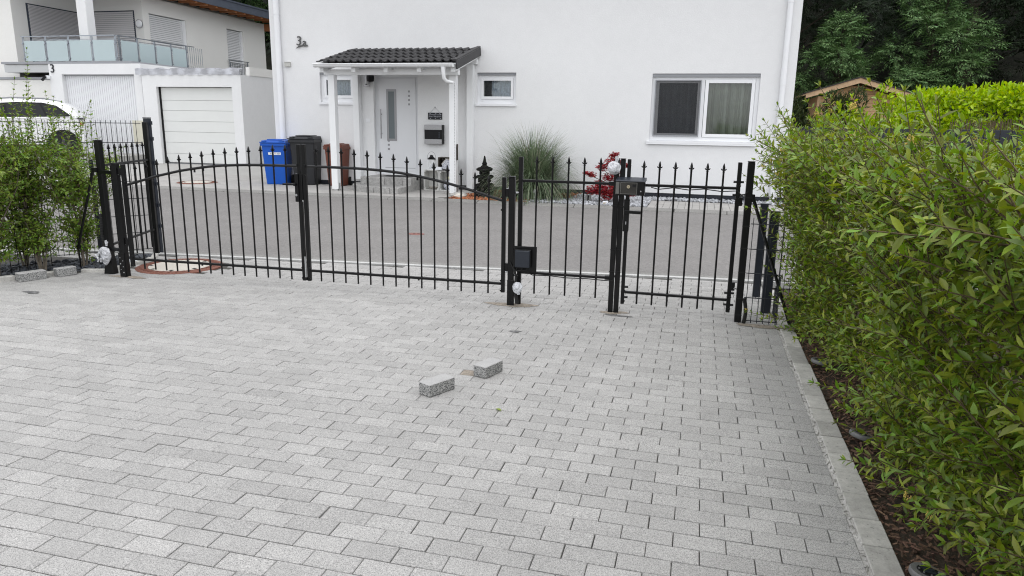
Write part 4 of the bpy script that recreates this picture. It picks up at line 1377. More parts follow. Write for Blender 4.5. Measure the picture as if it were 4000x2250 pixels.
for x in (-.55, -1.65):
    MB(CT).bar((x, -.022, .98), (x + .2, -.022, .985), .02, .03).build('door_handle', M['carpaint'], car, bevel=.006)
for x in (-.42, -1.32, -2.42):
    MB(CT).box(x - .003, x + .003, -.0015, .02, .42, 1.07).build('door_gap', M['caps'], car)

# ================================================================== BINS
def bin_(name, label, m, cx, cy, rot, w, dp, h, z=0.03, wheels=True):
    T = Matrix.Translation((cx, cy, z)) @ Matrix.Rotation(rot, 4, 'Z')
    t = thing(name, label, 'wheelie bin', (cx, cy, z))
    b = MB(T)
    a, c, e, g = w * .40, w * .49, dp * .36, dp * .5
    b.hexa([(-a, -e, .0), (a, -e, .0), (a, e, .0), (-a, e, .0)], [(-c, -g, h * .88), (c, -g, h * .88), (c, g, h * .88), (-c, g, h * .88)])
    b.build('body', m, t, bevel=.03, seg=3, smooth=True)
    b = MB(T)
    b.box(-w * .53, w * .53, -g - .035, g + .01, h * .865, h * .925)
    b.build('rim', m, t, bevel=.012)
    b = MB(T)
    b.hexa([(-w * .51, -g - .02, h * .928), (w * .51, -g - .02, h * .928), (w * .51, g, h * .928), (-w * .51, g, h * .928)],
           [(-w * .47, -g + .02, h * .985), (w * .47, -g + .02, h * .985), (w * .47, g - .02, h * 1.0), (-w * .47, g - .02, h * 1.0)])
    b.box(-w * .54, w * .54, -g - .05, -g - .0, h * .93, h * .955)
    b.box(-w * .3, w * .3, -g + .1, g - .1, h * .99, h * 1.012)
    lid = b.build('lid', m, t, bevel=.014)
    for s in (-1, 1):
        MB(T).box(s * w * .36 - .05, s * w * .36 + .05, -g - .055, -g + .02, h * .955, h * .985).build('lid_grip', m, lid, bevel=.008)
    b = MB(T)
    b.tube([(-w * .42, g + .05, h * .93), (w * .42, g + .05, h * .93)], .016, 8)
    for s in (-1, 1):
        b.bar((s * w * .4, g - .02, h * .93), (s * w * .4, g + .055, h * .93), .03, .05)
    b.build('handle', m, t)
    for s in (-1, 1):
        b = MB(T)
        x = s * (w * .45)
        b.tube([(x - .03, e + .10, .105), (x + .03, e + .10, .105)], .105, 18)
        b.build('wheel', M['rubber'], t, bevel=.006)
    b = MB(T)
    b.tube([(-w * .45, e + .10, .105), (w * .45, e + .10, .105)], .014, 8)
    b.build('axle', M['rubber'], t)
    return t, T
bl, BT = bin_('wheelie_bin', 'blue wheelie bin with white sticker, leftmost of the three bins', M['blue'], -10.02, 15.72, math.radians(15), .58, .62, 1.07)
g_ = .31
w = MB(BT)
for (x0_, x1_, mi) in ((-.13, .17, 0),):
    yf0, zf0 = -.31 + .002, .80
    w.add([(x0_, -.300, .715), (x1_, -.300, .715), (x1_, -.3075, .775), (x0_, -.3075, .775), (x0_, -.29, .715), (x1_, -.29, .715), (x1_, -.2975, .775), (x0_, -.2975, .775)],
          [(0, 1, 2, 3), (4, 7, 6, 5), (0, 4, 5, 1), (3, 2, 6, 7), (0, 3, 7, 4), (1, 5, 6, 2)])
st = w.build('sticker', M['paperwhite'], bl)
text('lettering', 'ELM', .040, BT @ Vector((-.05, -.3085, .746)), M['inkblue'], st, .001, rotz=math.radians(15))
text('lettering', '355', .026, BT @ Vector((.035, -.310, .756)), M['inkred'], st, .001, rotz=math.radians(15))
text('lettering', 'GDS', .036, BT @ Vector((.115, -.3085, .745)), M['inkblue'], st, .001, rotz=math.radians(15))
bin_('wheelie_bin', 'dark grey wheelie bin between the blue and the brown bin', M['binblack'], -9.33, 15.98 - .06, math.radians(9), .62, .66, 1.17)
bin_('wheelie_bin', 'brown wheelie bin beside the left porch post', M['brown'], -8.50, 15.90, math.radians(4), .46, .46, 1.0)

# ================================================================== SMALL THINGS AT THE DOOR
t = thing('house_number', 'grey metal house number 3a high on the white house wall', 'house number', (-9.45, HY - .03, 3.4))
text('digit', '3', .30, (-9.52, HY - .03, 3.415), M['numgrey'], t, .012, shear=.12)
text('letter', 'a', .25, (-9.375, HY - .03, 3.385), M['numgrey'], t, .012, shear=.12)
w = MB()
w.tube([(-9.61, HY - .03, 3.255), (-9.52, HY - .03, 3.30), (-9.42, HY - .03, 3.32), (-9.30, HY - .03, 3.315)], [.006, .016, .018, .02], 8)
w.build('underline', M['numgrey'], t, smooth=True)
w = MB()
for x in (-9.5, -9.36):
    w.bar((x, HY, 3.36), (x, HY - .022, 3.36), .012)
w.build('pin', M['numgrey'], t)

t = thing('wall_lamp', 'small steel wall lamp with camera dome under the porch roof', 'wall lamp', (-7.73, HY - .1, 2.5))
MB().box(-7.82, -7.785, HY - .09, HY - .001, 2.38, 2.72).build('bracket', M['steel'], t, bevel=.005)
w = MB().lathe([(.055, 0), (.055, .24)], (-7.725, HY - .12, 2.43), 14)
w.build('lamp_tube', M['steel'], t, smooth=True)
w = MB().lathe([(.02, 0), (.085, .02), (.095, .09), (.085, .16), (.02, .18)], (-7.655, HY - .10, 2.47), 16)
w.build('dome', M['carblack'], t, smooth=True)
MB().box(-7.82, -7.68, HY - .13, HY - .09, 2.37, 2.41).build('lamp_foot', M['steel'], t, bevel=.004)

t = thing('mailbox', 'steel and black wall mailbox right of the front door', 'mailbox', (-6.07, HY - .06, 1.07))
MB().box(-6.30, -5.845, HY - .12, HY - .002, 1.075, 1.515).build('case', M['carblack'], t, bevel=.006)
MB().box(-6.30, -5.865, HY - .128, HY - .1205, 1.40, 1.515).build('flap', M['steel'], t, bevel=.003)
MB().box(-6.30, -5.865, HY - .128, HY - .1205, 1.075, 1.185).build('lower_panel', M['steel'], t, bevel=.003)
for z in (1.235, 1.285, 1.335):
    w = MB().tube([(-5.93, HY - .1205, z), (-5.93, HY - .126, z)], .02, 12)
    w.build('button', M['anthracite'], t)
MB().box(-5.864, -5.843, HY - .134, HY - .1205, 1.08, 1.5).build('edge_bar', M['black'], t)

t = thing('door_sign', 'small dark slate sign with chalk lettering hanging on a cord above the mailbox', 'sign', (-6.07, HY - .02, 1.64))
MB().box(-6.245, -5.895, HY - .02, HY - .006, 1.635, 1.79).build('board', M['slate'], t, bevel=.003)
text('lettering', 'Gschlechtl wohnt', .042, (-6.07, HY - .0215, 1.745), M['inkwhite'], t, .0008, shear=.25)
text('lettering', 'Bauer / Bergmann', .043, (-6.07, HY - .0215, 1.705), M['inkwhite'], t, .0008)
w = MB()
for x, z in ((-6.19, 1.77), (-6.05, 1.775), (-5.95, 1.77), (-5.925, 1.75), (-6.18, 1.66), (-6.06, 1.665), (-5.93, 1.66)):
    w.box(x - .012, x + .012, HY - .0225, HY - .0205, z - .007, z + .007)
w.build('flower_print', M['inkwhite'], t, kind='stuff')
w = MB().tube([(-6.19, HY - .012, 1.79), (-6.07, HY - .012, 1.915), (-5.95, HY - .012, 1.79)], .004, 6)
w.build('cord', M['galv'], t)
MB().tube([(-6.07, HY, 1.915), (-6.07, HY - .03, 1.915)], .012, 8).build('nail', M['steel'], t)

# ------------------------------------------------------------------ crates and ornaments
def crate(label, x0, x1, y0, y1, z0, z1, m, nsl=3):
    t = thing('wooden_crate', label, 'crate', ((x0 + x1) / 2, (y0 + y1) / 2, z0))
    MB().box(x0, x0 + .018, y0, y1, z0, z1).build('side_board', m, t, bevel=.002)
    MB().box(x1 - .018, x1, y0, y1, z0, z1).build('side_board', m, t, bevel=.002)
    for i in range(2):
        h = (y1 - y0) / 2
        MB().box(x0 + .0185, x1 - .0185, y0 + i * h + .004, y0 + (i + 1) * h - .004, z1 - .015, z1 - .001).build('top_slat', m, t)
        MB().box(x0 + .0185, x1 - .0185, y0 + i * h + .004, y0 + (i + 1) * h - .004, z0 + .001, z0 + .015).build('bottom_slat', m, t)
    for i in range(nsl):
        w_ = (x1 - x0 - .037) / nsl
        MB().box(x0 + .0185 + i * w_ + .006, x0 + .0185 + (i + 1) * w_ - .006, y1 - .014, y1 - .001, z0 + .016, z1 - .016).build('back_slat', m, t)
    w = MB()
    for sx in (x0 + .019, x1 - .044):
        for sz in (z0 + .016, z1 - .05):
            w.box(sx, sx + .025, y0 + .004, y0 + .04, sz, sz + .034)
    w.build('corner_block', m, t)
    return t
crate('left white crate standing upright under the lantern', -6.17, -5.80, 15.62, 15.92, .03, .50, M['crate'])
crate('right white crate with a patterned ornament inside, behind the porch post', -5.785, -5.42, 15.62, 15.92, .03, .49, M['crate'])
crate('dark brown crate on top of the white crates', -5.83, -5.45, 15.66, 15.95, .502, .79, M['darkwood'], 5)
t = thing('lantern', 'white metal lantern with black lid and wire handle on the left crate', 'lantern', (-6.02, 15.75, .50))
MB().box(-6.10, -5.94, 15.67, 15.83, .502, .52).build('base', M['trim'], t, bevel=.004)
w = MB()
for sx in (-6.093, -5.962):
    for sy in (15.677, 15.808):
        w.box(sx, sx + .015, sy, sy + .015, .52, .72)
w.box(-6.095, -5.945, 15.675, 15.825, .72, .735)
w.build('frame', M['trim'], t)
w = MB()
w.bar((-6.08, 15.683, .53), (-5.96, 15.683, .71), .010, .006, up=(0, 1, 0)).bar((-5.96, 15.6835, .53), (-6.08, 15.6835, .71), .010, .006, up=(0, 1, 0))
w.build('cross_bar', M['trim'], t)
MB().lathe([(.03, 0), (.03, .1)], (-6.02, 15.75, .525), 10).build('candle', M['paperwhite'], t)
w = MB().lathe([(.105, 0), (.10, .012), (.045, .055), (.04, .085), (.02, .10)], (-6.02, 15.75, .736), 14)
w.build('lid', M['black'], t, smooth=True)
w = MB().tube([(-6.02 + .105 * math.cos(a), 15.75, .76 + .15 * math.sin(a)) for a in np.linspace(0, PI, 13)], .004, 6)
w.build('handle', M['steel'], t)
t = thing('ornament_house', 'small blue and white patterned house ornament in the dark crate', 'ornament', (-5.62, 15.74, .52))
MB().prism([(-5.74, .52), (-5.50, .52), (-5.50, .64), (-5.62, .77), (-5.74, .64)], 15.69, 15.80, 'xz').build('body', M['mosaic'], t, bevel=.004)
MB().bar((-5.76, 15.745, .63), (-5.62, 15.745, .785), .11, .012).bar((-5.48, 15.745, .63), (-5.62, 15.745, .787), .11, .012).build('roof', M['concrete'], t)
t = thing('candle_block', 'small white candle block before the dark crate', 'candle', (-5.79, 15.63, .5))
MB().box(-5.87, -5.72, 15.585, 15.645, .505, .575).build('block', M['paperwhite'], t, bevel=.004)
t = thing('bowl', 'flat white bowl lying in the left crate', 'bowl', (-5.98, 15.75, .05))
MB().lathe([(.05, 0), (.12, .05), (.125, .055), (.11, .05), (.04, .015)], (-5.98, 15.76, .047), 16).build('dish', M['rock'], t, smooth=True)
t = thing('vase', 'round blue and white patterned vase in the right crate', 'vase', (-5.62, 15.75, .05))
MB().lathe([(.05, 0), (.10, .06), (.105, .12), (.07, .19), (.04, .22), (.05, .24)], (-5.62, 15.75, .046), 16).build('body', M['mosaic'], t, smooth=True)
MB().lathe([(.03, 0), (.045, .03), (.02, .07)], (-5.62, 15.75, .287), 12).build('stopper', M['flower'], t, smooth=True)

# ------------------------------------------------------------------ pagoda
t = thing('stone_pagoda', 'dark stone pagoda with curved roofs left of the ornamental grass', 'garden lantern', (-4.39, 14.6, 0))
cx, cy = -4.39, 14.6
MB().box(cx - .16, cx + .16, cy - .16, cy + .16, .02, .16).build('base', M['pagoda'], t, bevel=.01)
def pag_roof(z, r, h):
    b = MB()
    lv = [(1.0, .0), (1.0, .018), (.72, h * .42), (.5, h * .8), (.42, h)]
    vs = []
    for k, z_ in lv:
        for j in range(16):
            a = 2 * PI * j / 16 + PI / 4
            sq = 1 / max(abs(math.cos(a)), abs(math.sin(a)))
            up = .035 * (max(0, sq - 1) / .414) if k > .7 else 0
            vs.append((cx + r * k * math.cos(a) * sq * .86, cy + r * k * math.sin(a) * sq * .86, z + z_ + up))
    fs = [(i * 16 + j, i * 16 + (j + 1) % 16, (i + 1) * 16 + (j + 1) % 16, (i + 1) * 16 + j) for i in range(len(lv) - 1) for j in range(16)]
    fs += [tuple(range(15, -1, -1)), tuple(64 + j for j in range(16))]
    b.add(vs, fs)
    b.build('roof', M['pagoda'], t)
def pag_body(z0, z1, r):
    b = MB()
    for sx in (-1, 1):
        for sy in (-1, 1):
            b.box(cx + sx * r - .025 * (sx > 0) - .0, cx + sx * r + .025 * (sx < 0), cy + sy * r - .025 * (sy > 0), cy + sy * r + .025 * (sy < 0), z0, z1)
    b.box(cx - r + .01, cx + r - .01, cy - r + .012, cy + r - .012, z0, z1)
    o = b.build('storey', M['pagoda'], t)
    MB().box(cx - .022, cx + .022, cy - r + .004, cy - r + .0115, z0 + .03, z1 - .025).build('opening', M['joint'], o)
pag_body(.16, .26, .13)
pag_roof(.25, .20, .11)
pag_body(.35, .44, .11)
pag_roof(.43, .185, .10)
pag_body(.52, .60, .09)
pag_roof(.585, .165, .11)
MB().lathe([(.07, 0), (.045, .03), (.06, .05), (.04, .09), (.028, .14), (.018, .20), (.008, .22)], (cx, cy, .685), 12).build('spire', M['pagoda'], t, smooth=True)

def boulder(label, cx, cy, sx, sy, sz, m, seed):
    r = np.random.default_rng(seed)
    import bmesh
    bm = bmesh.new()
    bmesh.ops.create_icosphere(bm, subdivisions=3, radius=1)
    ph = r.uniform(0, 6, 6)
    for v in bm.verts:
        c = v.co
        k = 1 + .13 * math.sin(3 * c.x + ph[0]) * math.sin(2.5 * c.y + ph[1]) + .08 * math.sin(6 * c.z + ph[2] + 4 * c.x) + .05 * math.sin(9 * c.y + ph[3])
        v.co = Vector((cx + c.x * sx * k, cy + c.y * sy * k, .03 + sz * .55 + c.z * sz * k))
    me = bpy.data.meshes.new('rock')
    bm.to_mesh(me)
    bm.free()
    me.materials.append(m)
    me.polygons.foreach_set('use_smooth', [True] * len(me.polygons))
    o = link('rock', me)
    return tag(o, label, 'rock')
boulder('flat grey beige rock behind the paler rock by the porch post', -4.98, 14.62, .20, .13, .055, M['kerb'], 3)
boulder('pale cream rock on orange bark by the right porch post', -4.86, 14.36, .14, .09, .055, M['rock'], 5)
t = thing('marker_stake', 'short white stake in the bed before the ornamental grass', 'stake', (-3.225, 14.3, 0))
MB().lathe([(.022, 0), (.022, .25), (.012, .27)], (-3.225, 14.3, .01), 10).build('stake', M['pvc'], t, smooth=True)
t = thing('path_light', 'small grey bollard light in white gravel left of the maple', 'garden light', (-2.165, 14.62, 0))
MB().box(-2.22, -2.18, 14.59, 14.65, .02, .18).box(-2.15, -2.11, 14.59, 14.65, .02, .18).build('post', M['concrete_dark'], t, bevel=.003)
MB().box(-2.179, -2.151, 14.60, 14.64, .02, .165).build('light_slot', M['carblack'], t)
t = thing('spot_light', 'small white spot light at the foot of the red maple', 'garden light', (-1.76, 14.2, 0))
MB().box(-1.81, -1.71, 14.15, 14.25, .02, .10).build('box', M['paperwhite'], t, bevel=.01)
MB().box(-1.79, -1.73, 14.145, 14.1495, .045, .08).build('light_glass', M['dial'], t)

# ------------------------------------------------------------------ shaft covers in the street
def cover(label, cx, cy, R, r, mr, mc, z, spokes=8):
    t = thing('manhole_cover', label, 'manhole cover', (cx, cy, z))
    MB().lathe([(r + .004, 0), (r + .004, .012), (R * .93, .014), (R, .006), (R, -.03)], (cx, cy, z), 48).build('ring', mr, t)
    MB().lathe([(r, -.02), (r, .013), (r * .98, .0155), (.01, .0165)], (cx, cy, z), 40).build('lid', mc, t)
    w = MB()
    for k in range(spokes * 4):
        a = 2 * PI * k / (spokes * 4)
        w.bar((cx + (r + .02) * math.cos(a), cy + (r + .02) * math.sin(a), z + .0145), (cx + R * .90 * math.cos(a), cy + R * .90 * math.sin(a), z + .0145), .022, .006)
    w.build('tread_rib', mr, t, kind='stuff')
    w = MB()
    for k in range(spokes):
        a = 2 * PI * (k + .5) / spokes
        w.box(cx + r * .93 * math.cos(a) - .02, cx + r * .93 * math.cos(a) + .02, cy + r * .93 * math.sin(a) - .02, cy + r * .93 * math.sin(a) + .02, z + .0165, z + .0175)
    w.build('vent_hole', M['rubber'], t, kind='stuff')
cover('big round manhole cover with rusty ring and pale centre behind left gate leaf', -5.43, 6.50, .44, .315, M['castred'], M['concrete'], -.004)
cover('rusty ring manhole cover with pale centre on the drive before the garages', -11.95, 15.17, .47, .34, M['castred'], M['concrete'], .031)
t = thing('street_cap', 'small oval dull red valve cap set in the asphalt road', 'street cap', (-3.93, 9.63, -.016))
MB().lathe([(.125, -.02), (.125, .004), (.11, .006), (.005, .007)], (-3.93, 9.63, -.016), 24, 1, .8).build('cap', M['castpink'], t)
w = MB()
w.box(-3.98, -3.945, 9.62, 9.64, -.0085, -.0075).box(-3.915, -3.88, 9.62, 9.64, -.0085, -.0075)
w.build('slot', M['rubber'], t)

# ================================================================== GATE LINE
GT = Matrix.Translation((-5.55, 5.88, 0)) @ Matrix.Rotation(math.radians(1.4393), 4, 'Z')
def gw(s, t, z):
    return GT @ Vector((s, t, z))
_fm = None
def finial_mesh():
    global _fm
    if _fm is None:
        b = MB()
        b.lathe([(.008, -.012), (.011, -.010), (.011, -.004), (.007, .0), (.007, .006), (.009, .012), (.0125, .026), (.0115, .040), (.007, .058), (.001, .072)], (0, 0, 0), 8)
        for k in range(4):
            a = k * PI / 2
            c, s_ = math.cos(a), math.sin(a)
            b.tube([(.006 * c, .006 * s_, .008), (.016 * c, .016 * s_, .013), (.024 * c, .024 * s_, .022)], [.005, .0065, .0035], 5)
        b.v = [(x * .88, y * .88, (z - .072) * .88 + .072) for x, y, z in b.v]
        o = b.build('finial', M['black'], None, smooth=True)
        _fm = o.data
        bpy.data.objects.remove(o)
    return _fm
def bar_(parent, s, z0, ztip, r=.0080, fin=True):
    w = MB(GT)
    w.tube([(s, 0, z0), (s, 0, ztip - .060)], r, 8)
    for zc in rail_marks:
        w.tube([(s, 0, zc - .016), (s, 0, zc + .016)], r + .0022, 8)
    o = w.build('bar', M['black'], parent, smooth=True)
    if fin:
        f = link('finial', finial_mesh(), o)
        f.location = gw(s, 0, ztip - .072) - WL[parent]
    return o
def stile(parent, s, z0, z1, w_=.034, t=0.0, name='stile'):
    b = MB(GT)
    b.box(s - w_ / 2, s + w_ / 2, t - w_ / 2, t + w_ / 2, z0, z1)
    return b.build(name, M['black'], parent, bevel=.003, seg=1)
def bolts(parent, s, zs, side):
    b = MB(GT)
    for z in zs:
        b.tube([(s, -.0, z), (s + side * .028, 0, z)], .010, 6)
        b.tube([(s, -.016, z - .03), (s, -.026, z - .03)], .008, 6)
    b.build('bolt', M['black'], parent, kind='stuff')
tips = [1.145, 1.168, 1.194, 1.222, 1.243, 1.267, 1.285, 1.305, 1.319, 1.330, 1.339, 1.350, 1.358, 1.361]
def arc_z(u_):                       # u_: 0 at the hinge, 1 at the meeting stile
    tab = [(0, .925), (.2, 1.03), (.27, 1.06), (.335, 1.087), (.4, 1.108), (.47, 1.129), (.52, 1.141), (.59, 1.152), (.66, 1.160), (.73, 1.165), (.86, 1.168), (1.0, 1.168)]
    for (a, z0), (b_, z1) in zip(tab[:-1], tab[1:]):
        if a <= u_ <= b_:
            return z0 + (z1 - z0) * (u_ - a) / (b_ - a)
    return tab[-1][1]
rail_marks = ()
def leaf_(label, sh, sm):            # hinge and meeting stile positions
    t = thing('gate_leaf', label, 'gate', gw((sh + sm) / 2, 0, .1))
    sg = 1 if sm > sh else -1
    stile(t, sh, .112, 1.132)
    stile(t, sm, .093, 1.367)
    w = MB(GT)
    pts = [(sh + (sm - sh) * k / 24, 0, arc_z(k / 24)) for k in range(25)]
    w.tube(pts, .0125, 8)
    w.build('arched_rail', M['black'], t, smooth=True)
    w = MB(GT)
    w.bar((sh + sg * .018, 0, .19), (sm - sg * .018, 0, .192), .026, .022)
    w.build('bottom_rail', M['black'], t, bevel=.003, seg=1)
    global rail_marks
    for k in range(14):
        s = sh + sg * (.138 + .1257 * k)
        rail_marks = (.191, arc_z(abs(s - sh) / abs(sm - sh)))
        bar_(t, s, .095, tips[k])
    bolts(t, sh + sg * .017, (.25, .16, .99, .88), -sg)
    bolts(t, sm - sg * .01, (.25, .15, 1.21, 1.12), sg)
    w = MB(GT)
    for u_ in (.42, .47):
        w.tube([(sh + (sm - sh) * u_, 0, arc_z(u_) - .012), (sh + (sm - sh) * u_, 0, arc_z(u_) - .036)], .009, 6)
        w.tube([(sh + (sm - sh) * u_, 0, .203), (sh + (sm - sh) * u_, 0, .168)], .009, 6)
    w.build('splice_screw', M['black'], t)
    return t
gl = leaf_('left leaf of the black double gate, with lock case and lever handle', .079, 1.988)
gr = leaf_('right leaf of the black double gate, sloping down to the middle post', 3.933, 2.040)
w = MB(GT)
w.box(1.948, 1.985, -.03, .03, .842, 1.10)
w.build('lock_case', M['black'], gl, bevel=.004)
w = MB(GT)
w.bar((1.955, -.045, 1.003), (1.838, -.045, 1.003), .022, .018).tube([(1.955, -.03, 1.003), (1.955, -.055, 1.003)], .014, 10)
w.build('lever_handle', M['black'], gl, bevel=.004)
w = MB(GT)
w.tube([(1.962, -.031, .905), (1.962, -.034, .905)], .011, 10)
w.build('keyhole', M['steel'], gl)
w = MB(GT)
w.box(2.006, 2.022, -.022, .022, .86, 1.10)
w.build('strike_plate', M['black'], gr, bevel=.002)
w = MB(GT)
w.box(2.008, 2.020, -.012, .012, .845, .89)
w.build('latch_bolt', M['galv'], gr)
w = MB(GT)
w.tube([(2.013, -.02, .13), (2.013, -.02, .36)], .008, 8)
w.build('drop_bolt', M['galv'], gl)
w = MB(GT)
w.tube([(2.013, -.02, .33), (2.013, -.02, .40)], .010, 8)
w.box(2.002, 2.024, -.028, -.01, .10, .13)
w.build('bolt_knob', M['black'], gl)

def post(label, s, t_, z1, w_=.056, lean=(0, 0), shoe=None, cap=True, name='gate_post'):
    t = thing(name, label, 'gate post', gw(s, t_, 0))
    w = MB(GT)
    a = w_ / 2
    lx, ly = lean
    w.hexa([(s - a, t_ - a, -.05), (s + a, t_ - a, -.05), (s + a, t_ + a, -.05), (s - a, t_ + a, -.05)],
           [(s - a + lx, t_ - a + ly, z1), (s + a + lx, t_ - a + ly, z1), (s + a + lx, t_ + a + ly, z1), (s - a + lx, t_ + a + ly, z1)])
    w.build('tube', M['black'], t, bevel=.004, seg=1)
    if cap:
        w = MB(GT)
        w.box(s - a - .002 + lx, s + a + .002 + lx, t_ - a - .002 + ly, t_ + a + .002 + ly, z1 + .001, z1 + .010)
        w.build('cap', M['black'], t, bevel=.004, seg=1)
    if shoe:
        w = MB(GT)
        w.box(s - a - .006 + shoe[0], s + a + .006 + shoe[0], t_ - a - .010, t_ - a - .001, -.01, shoe[1])
        o = w.build('shoe_plate', M['black'], t, bevel=.002, seg=1)
        for k in range(6):
            w = MB(GT)
            w.tube([(s + shoe[0] + (-.014 if k % 2 else .016), t_ - a - .010, .05 + k * .03), (s + shoe[0] + (-.014 if k % 2 else .016), t_ - a - .0125, .05 + k * .03)], .0045 if k % 3 else .007, 8)
            w.build('bolt_hole', M['rubber'] if s > 1 else M['galv'], o)
    return t
def hinge(parent, s0, s1, z, t_=0.0):
    w = MB(GT)
    w.tube([(s0, t_, z), (s1, t_, z)], .008, 8)
    w.tube([(s1, t_, z - .02), (s1, t_, z + .02)], .011, 8)
    w.build('hinge_eye', M['galv'], parent, smooth=True)
def hinge_block(parent, s, z):
    w = MB(GT)
    w.box(s - .014, s + .014, -.02, .02, z - .035, z + .035)
    w.build('hinge_block', M['black'], parent, bevel=.003, seg=1)

p2 = post('black hinge post of the left gate leaf with perforated foot plate', -.008, 0, 1.134, .056, shoe=(-.012, .25))
hinge(p2, .022, .058, 1.03)
hinge(p2, .022, .058, .33)
hinge_block(gl, .050, .36)
hinge_block(gl, .050, 1.06)
pc = post('black middle post between double gate and fixed panel with foot plate', 4.004, 0, 1.131, .052, shoe=(.006, .235))
hinge(pc, 3.952, 3.978, 1.03)
hinge(pc, 3.952, 3.978, .30)
hinge_block(gr, 3.966, 1.00)
hinge_block(gr, 3.966, .345)
w = MB(GT)
for z in (1.0, .27):
    w.tube([(4.03, .01, z), (4.055, .04, z)], .009, 8)
w.build('spacer_bolt', M['galv'], pc)

# left return: post, panel towards the street, strut
p1w = Vector((-5.815, 5.965, 0))
pl = thing('gate_post', 'black corner post at the left end, braced by a long strut', 'gate post', p1w)
MB().box(p1w.x - .029, p1w.x + .029, p1w.y - .029, p1w.y + .029, -.05, 1.348).build('tube', M['black'], pl, bevel=.004, seg=1)
MB().box(p1w.x - .031, p1w.x + .031, p1w.y - .031, p1w.y + .031, 1.349, 1.358).build('cap', M['black'], pl, bevel=.004, seg=1)
MB().hexa([(p1w.x - .07, p1w.y - .04, -.01), (p1w.x + .05, p1w.y - .04, -.01), (p1w.x + .05, p1w.y + .03, -.01), (p1w.x - .07, p1w.y + .03, -.01)],
          [(p1w.x - .035, p1w.y - .034, .16), (p1w.x + .034, p1w.y - .034, .16), (p1w.x + .034, p1w.y + .03, .16), (p1w.x - .035, p1w.y + .03, .16)]).build('foot', M['black'], pl, bevel=.004)
a, b_ = Vector((-5.835, 5.95, 1.045)), gw(-.012, .02, 1.045)
MB().bar(a, b_, .03, .034).build('tie_plate', M['black'], pl, bevel=.003)
MB().bar(a + Vector((0, 0, -.78)), b_ + Vector((0, 0, -.78)), .03, .034).build('tie_plate', M['black'], pl, bevel=.003)
sp = [Vector((-5.86, 5.93, 1.06)), Vector((-6.30, 6.05, .235)), Vector((-6.34, 6.09, -.03))]
w = MB().tube([sp[0] + Vector((-.02, 0, .0)), sp[1]], .013, 8)
w.tube([sp[1], sp[2]], .007, 6).tube([sp[1] + Vector((0, -.02, 0)), sp[1] + Vector((0, .02, 0))], .022, 10)
w.build('strut', M['black'], pl, smooth=True)
MB().box(-5.89, -5.83, 5.92, 5.95, 1.04, 1.085).build('strut_clip', M['black'], pl, bevel=.004)
w = MB()
hs = []
for k in range(60):
    z = .62 - k * .0042 * 2
    hs.append((-5.865 + .006 * math.sin(k * .2), 5.945, z))
w.tube(hs, [.020 if k % 2 else .0165 for k in range(60)], 10)
w.build('cable_conduit', M['rubber'], pl)

ret = thing('return_fence', 'narrow black return panel running from left corner post to the street', 'fence', (-6.0, 6.45, .1))
ra, rb = Vector((-5.825, 6.0, 0)), Vector((-6.185, 7.03, 0))
rd = (rb - ra)
RT = Matrix.Translation(ra) @ Matrix.Rotation(math.atan2(rd.y, rd.x), 4, 'Z')
for z in (1.105, .295):
    w = MB(RT).bar((.03, 0, z), (rd.length, 0, z), .026, .022)
    w.build('rail', M['black'], ret, bevel=.003, seg=1)
for k in range(7):
    w = MB(RT)
    s = .17 + k * .137
    w.tube([(s, 0, .10), (s, 0, 1.25)], .0080, 8)
    o = w.build('bar', M['black'], ret, smooth=True)
    f = link('finial', finial_mesh(), o)
    f.location = (RT @ Vector((s, 0, 1.246))) - WL[ret]
w = MB(RT)
w.box(rd.length - .0, rd.length + .05, -.025, .025, -.03, 1.53)
w.build('end_post', M['black'], ret, bevel=.004, seg=1)

# fixed panel between the two middle posts
pa = thing('spear_fence', 'fixed black panel with five spear bars carrying the control box', 'fence', gw(4.5, .03, .1))
w = MB(GT)
w.box(4.050, 4.086, .03, .066, -.05, 1.306)
w.build('stile', M['black'], pa, bevel=.004, seg=1)
for z in (1.105, .299):
    w = MB(GT).bar((4.087, .03, z), (4.88, .03, z), .026, .022)
    w.build('rail', M['black'], pa, bevel=.003, seg=1)
GT0 = GT
GT = GT0 @ Matrix.Translation((0, .03, 0))
rail_marks = (.299, 1.105)
for k, s in enumerate((4.21, 4.347, 4.484, 4.618, 4.754)):
    bar_(pa, s, .112, 1.318)
GT = GT0
w = MB(GT)
w.bar((4.83, .03, 1.105), (4.88, .03, 1.105), .04, .034).bar((4.83, .03, .299), (4.88, .03, .299), .04, .034)
w.build('rail_bracket', M['black'], pa, bevel=.003)
post('left one of the two close black posts behind the wrapped ball', 4.893, 0, 1.307, .042)
post('right one of the two close black posts beside the letter box', 4.941, 0, 1.307, .042)
w = MB(GT)
for z in (.36, .55, .72, .92, 1.04):
    w.box(4.868, 4.966, -.0255, -.0215, z, z + .006)
w.build('cable_tie', M['black'], pa)
cab = thing('cable', 'thin black cable strung along the lower rail and up the two posts', 'cable', gw(4.9, -.03, .3))
w = MB(GT)
pts = [(4.10, -.01, .33), (4.2, .0, .285), (4.35, .005, .288), (4.5, .004, .279), (4.68, .002, .284), (4.84, -.01, .280), (4.905, -.03, .285), (4.93, -.03, .36), (4.915, -.028, .6), (4.92, -.03, .9), (4.905, -.03, 1.15)]
w.tube(pts, .0045, 6)
w.tube([(5.18, -.02, 1.09), (5.24, -.012, 1.075), (5.36, -.014, 1.092), (5.48, -.013, 1.078), (5.6, -.014, 1.09), (5.74, -.013, 1.075), (5.86, -.02, 1.085), (5.89, -.03, 1.055), (5.92, -.03, 1.062), (5.945, -.03, 1.085)], .0045, 6)
w.build('cable_run', M['rubber'], cab, smooth=True)

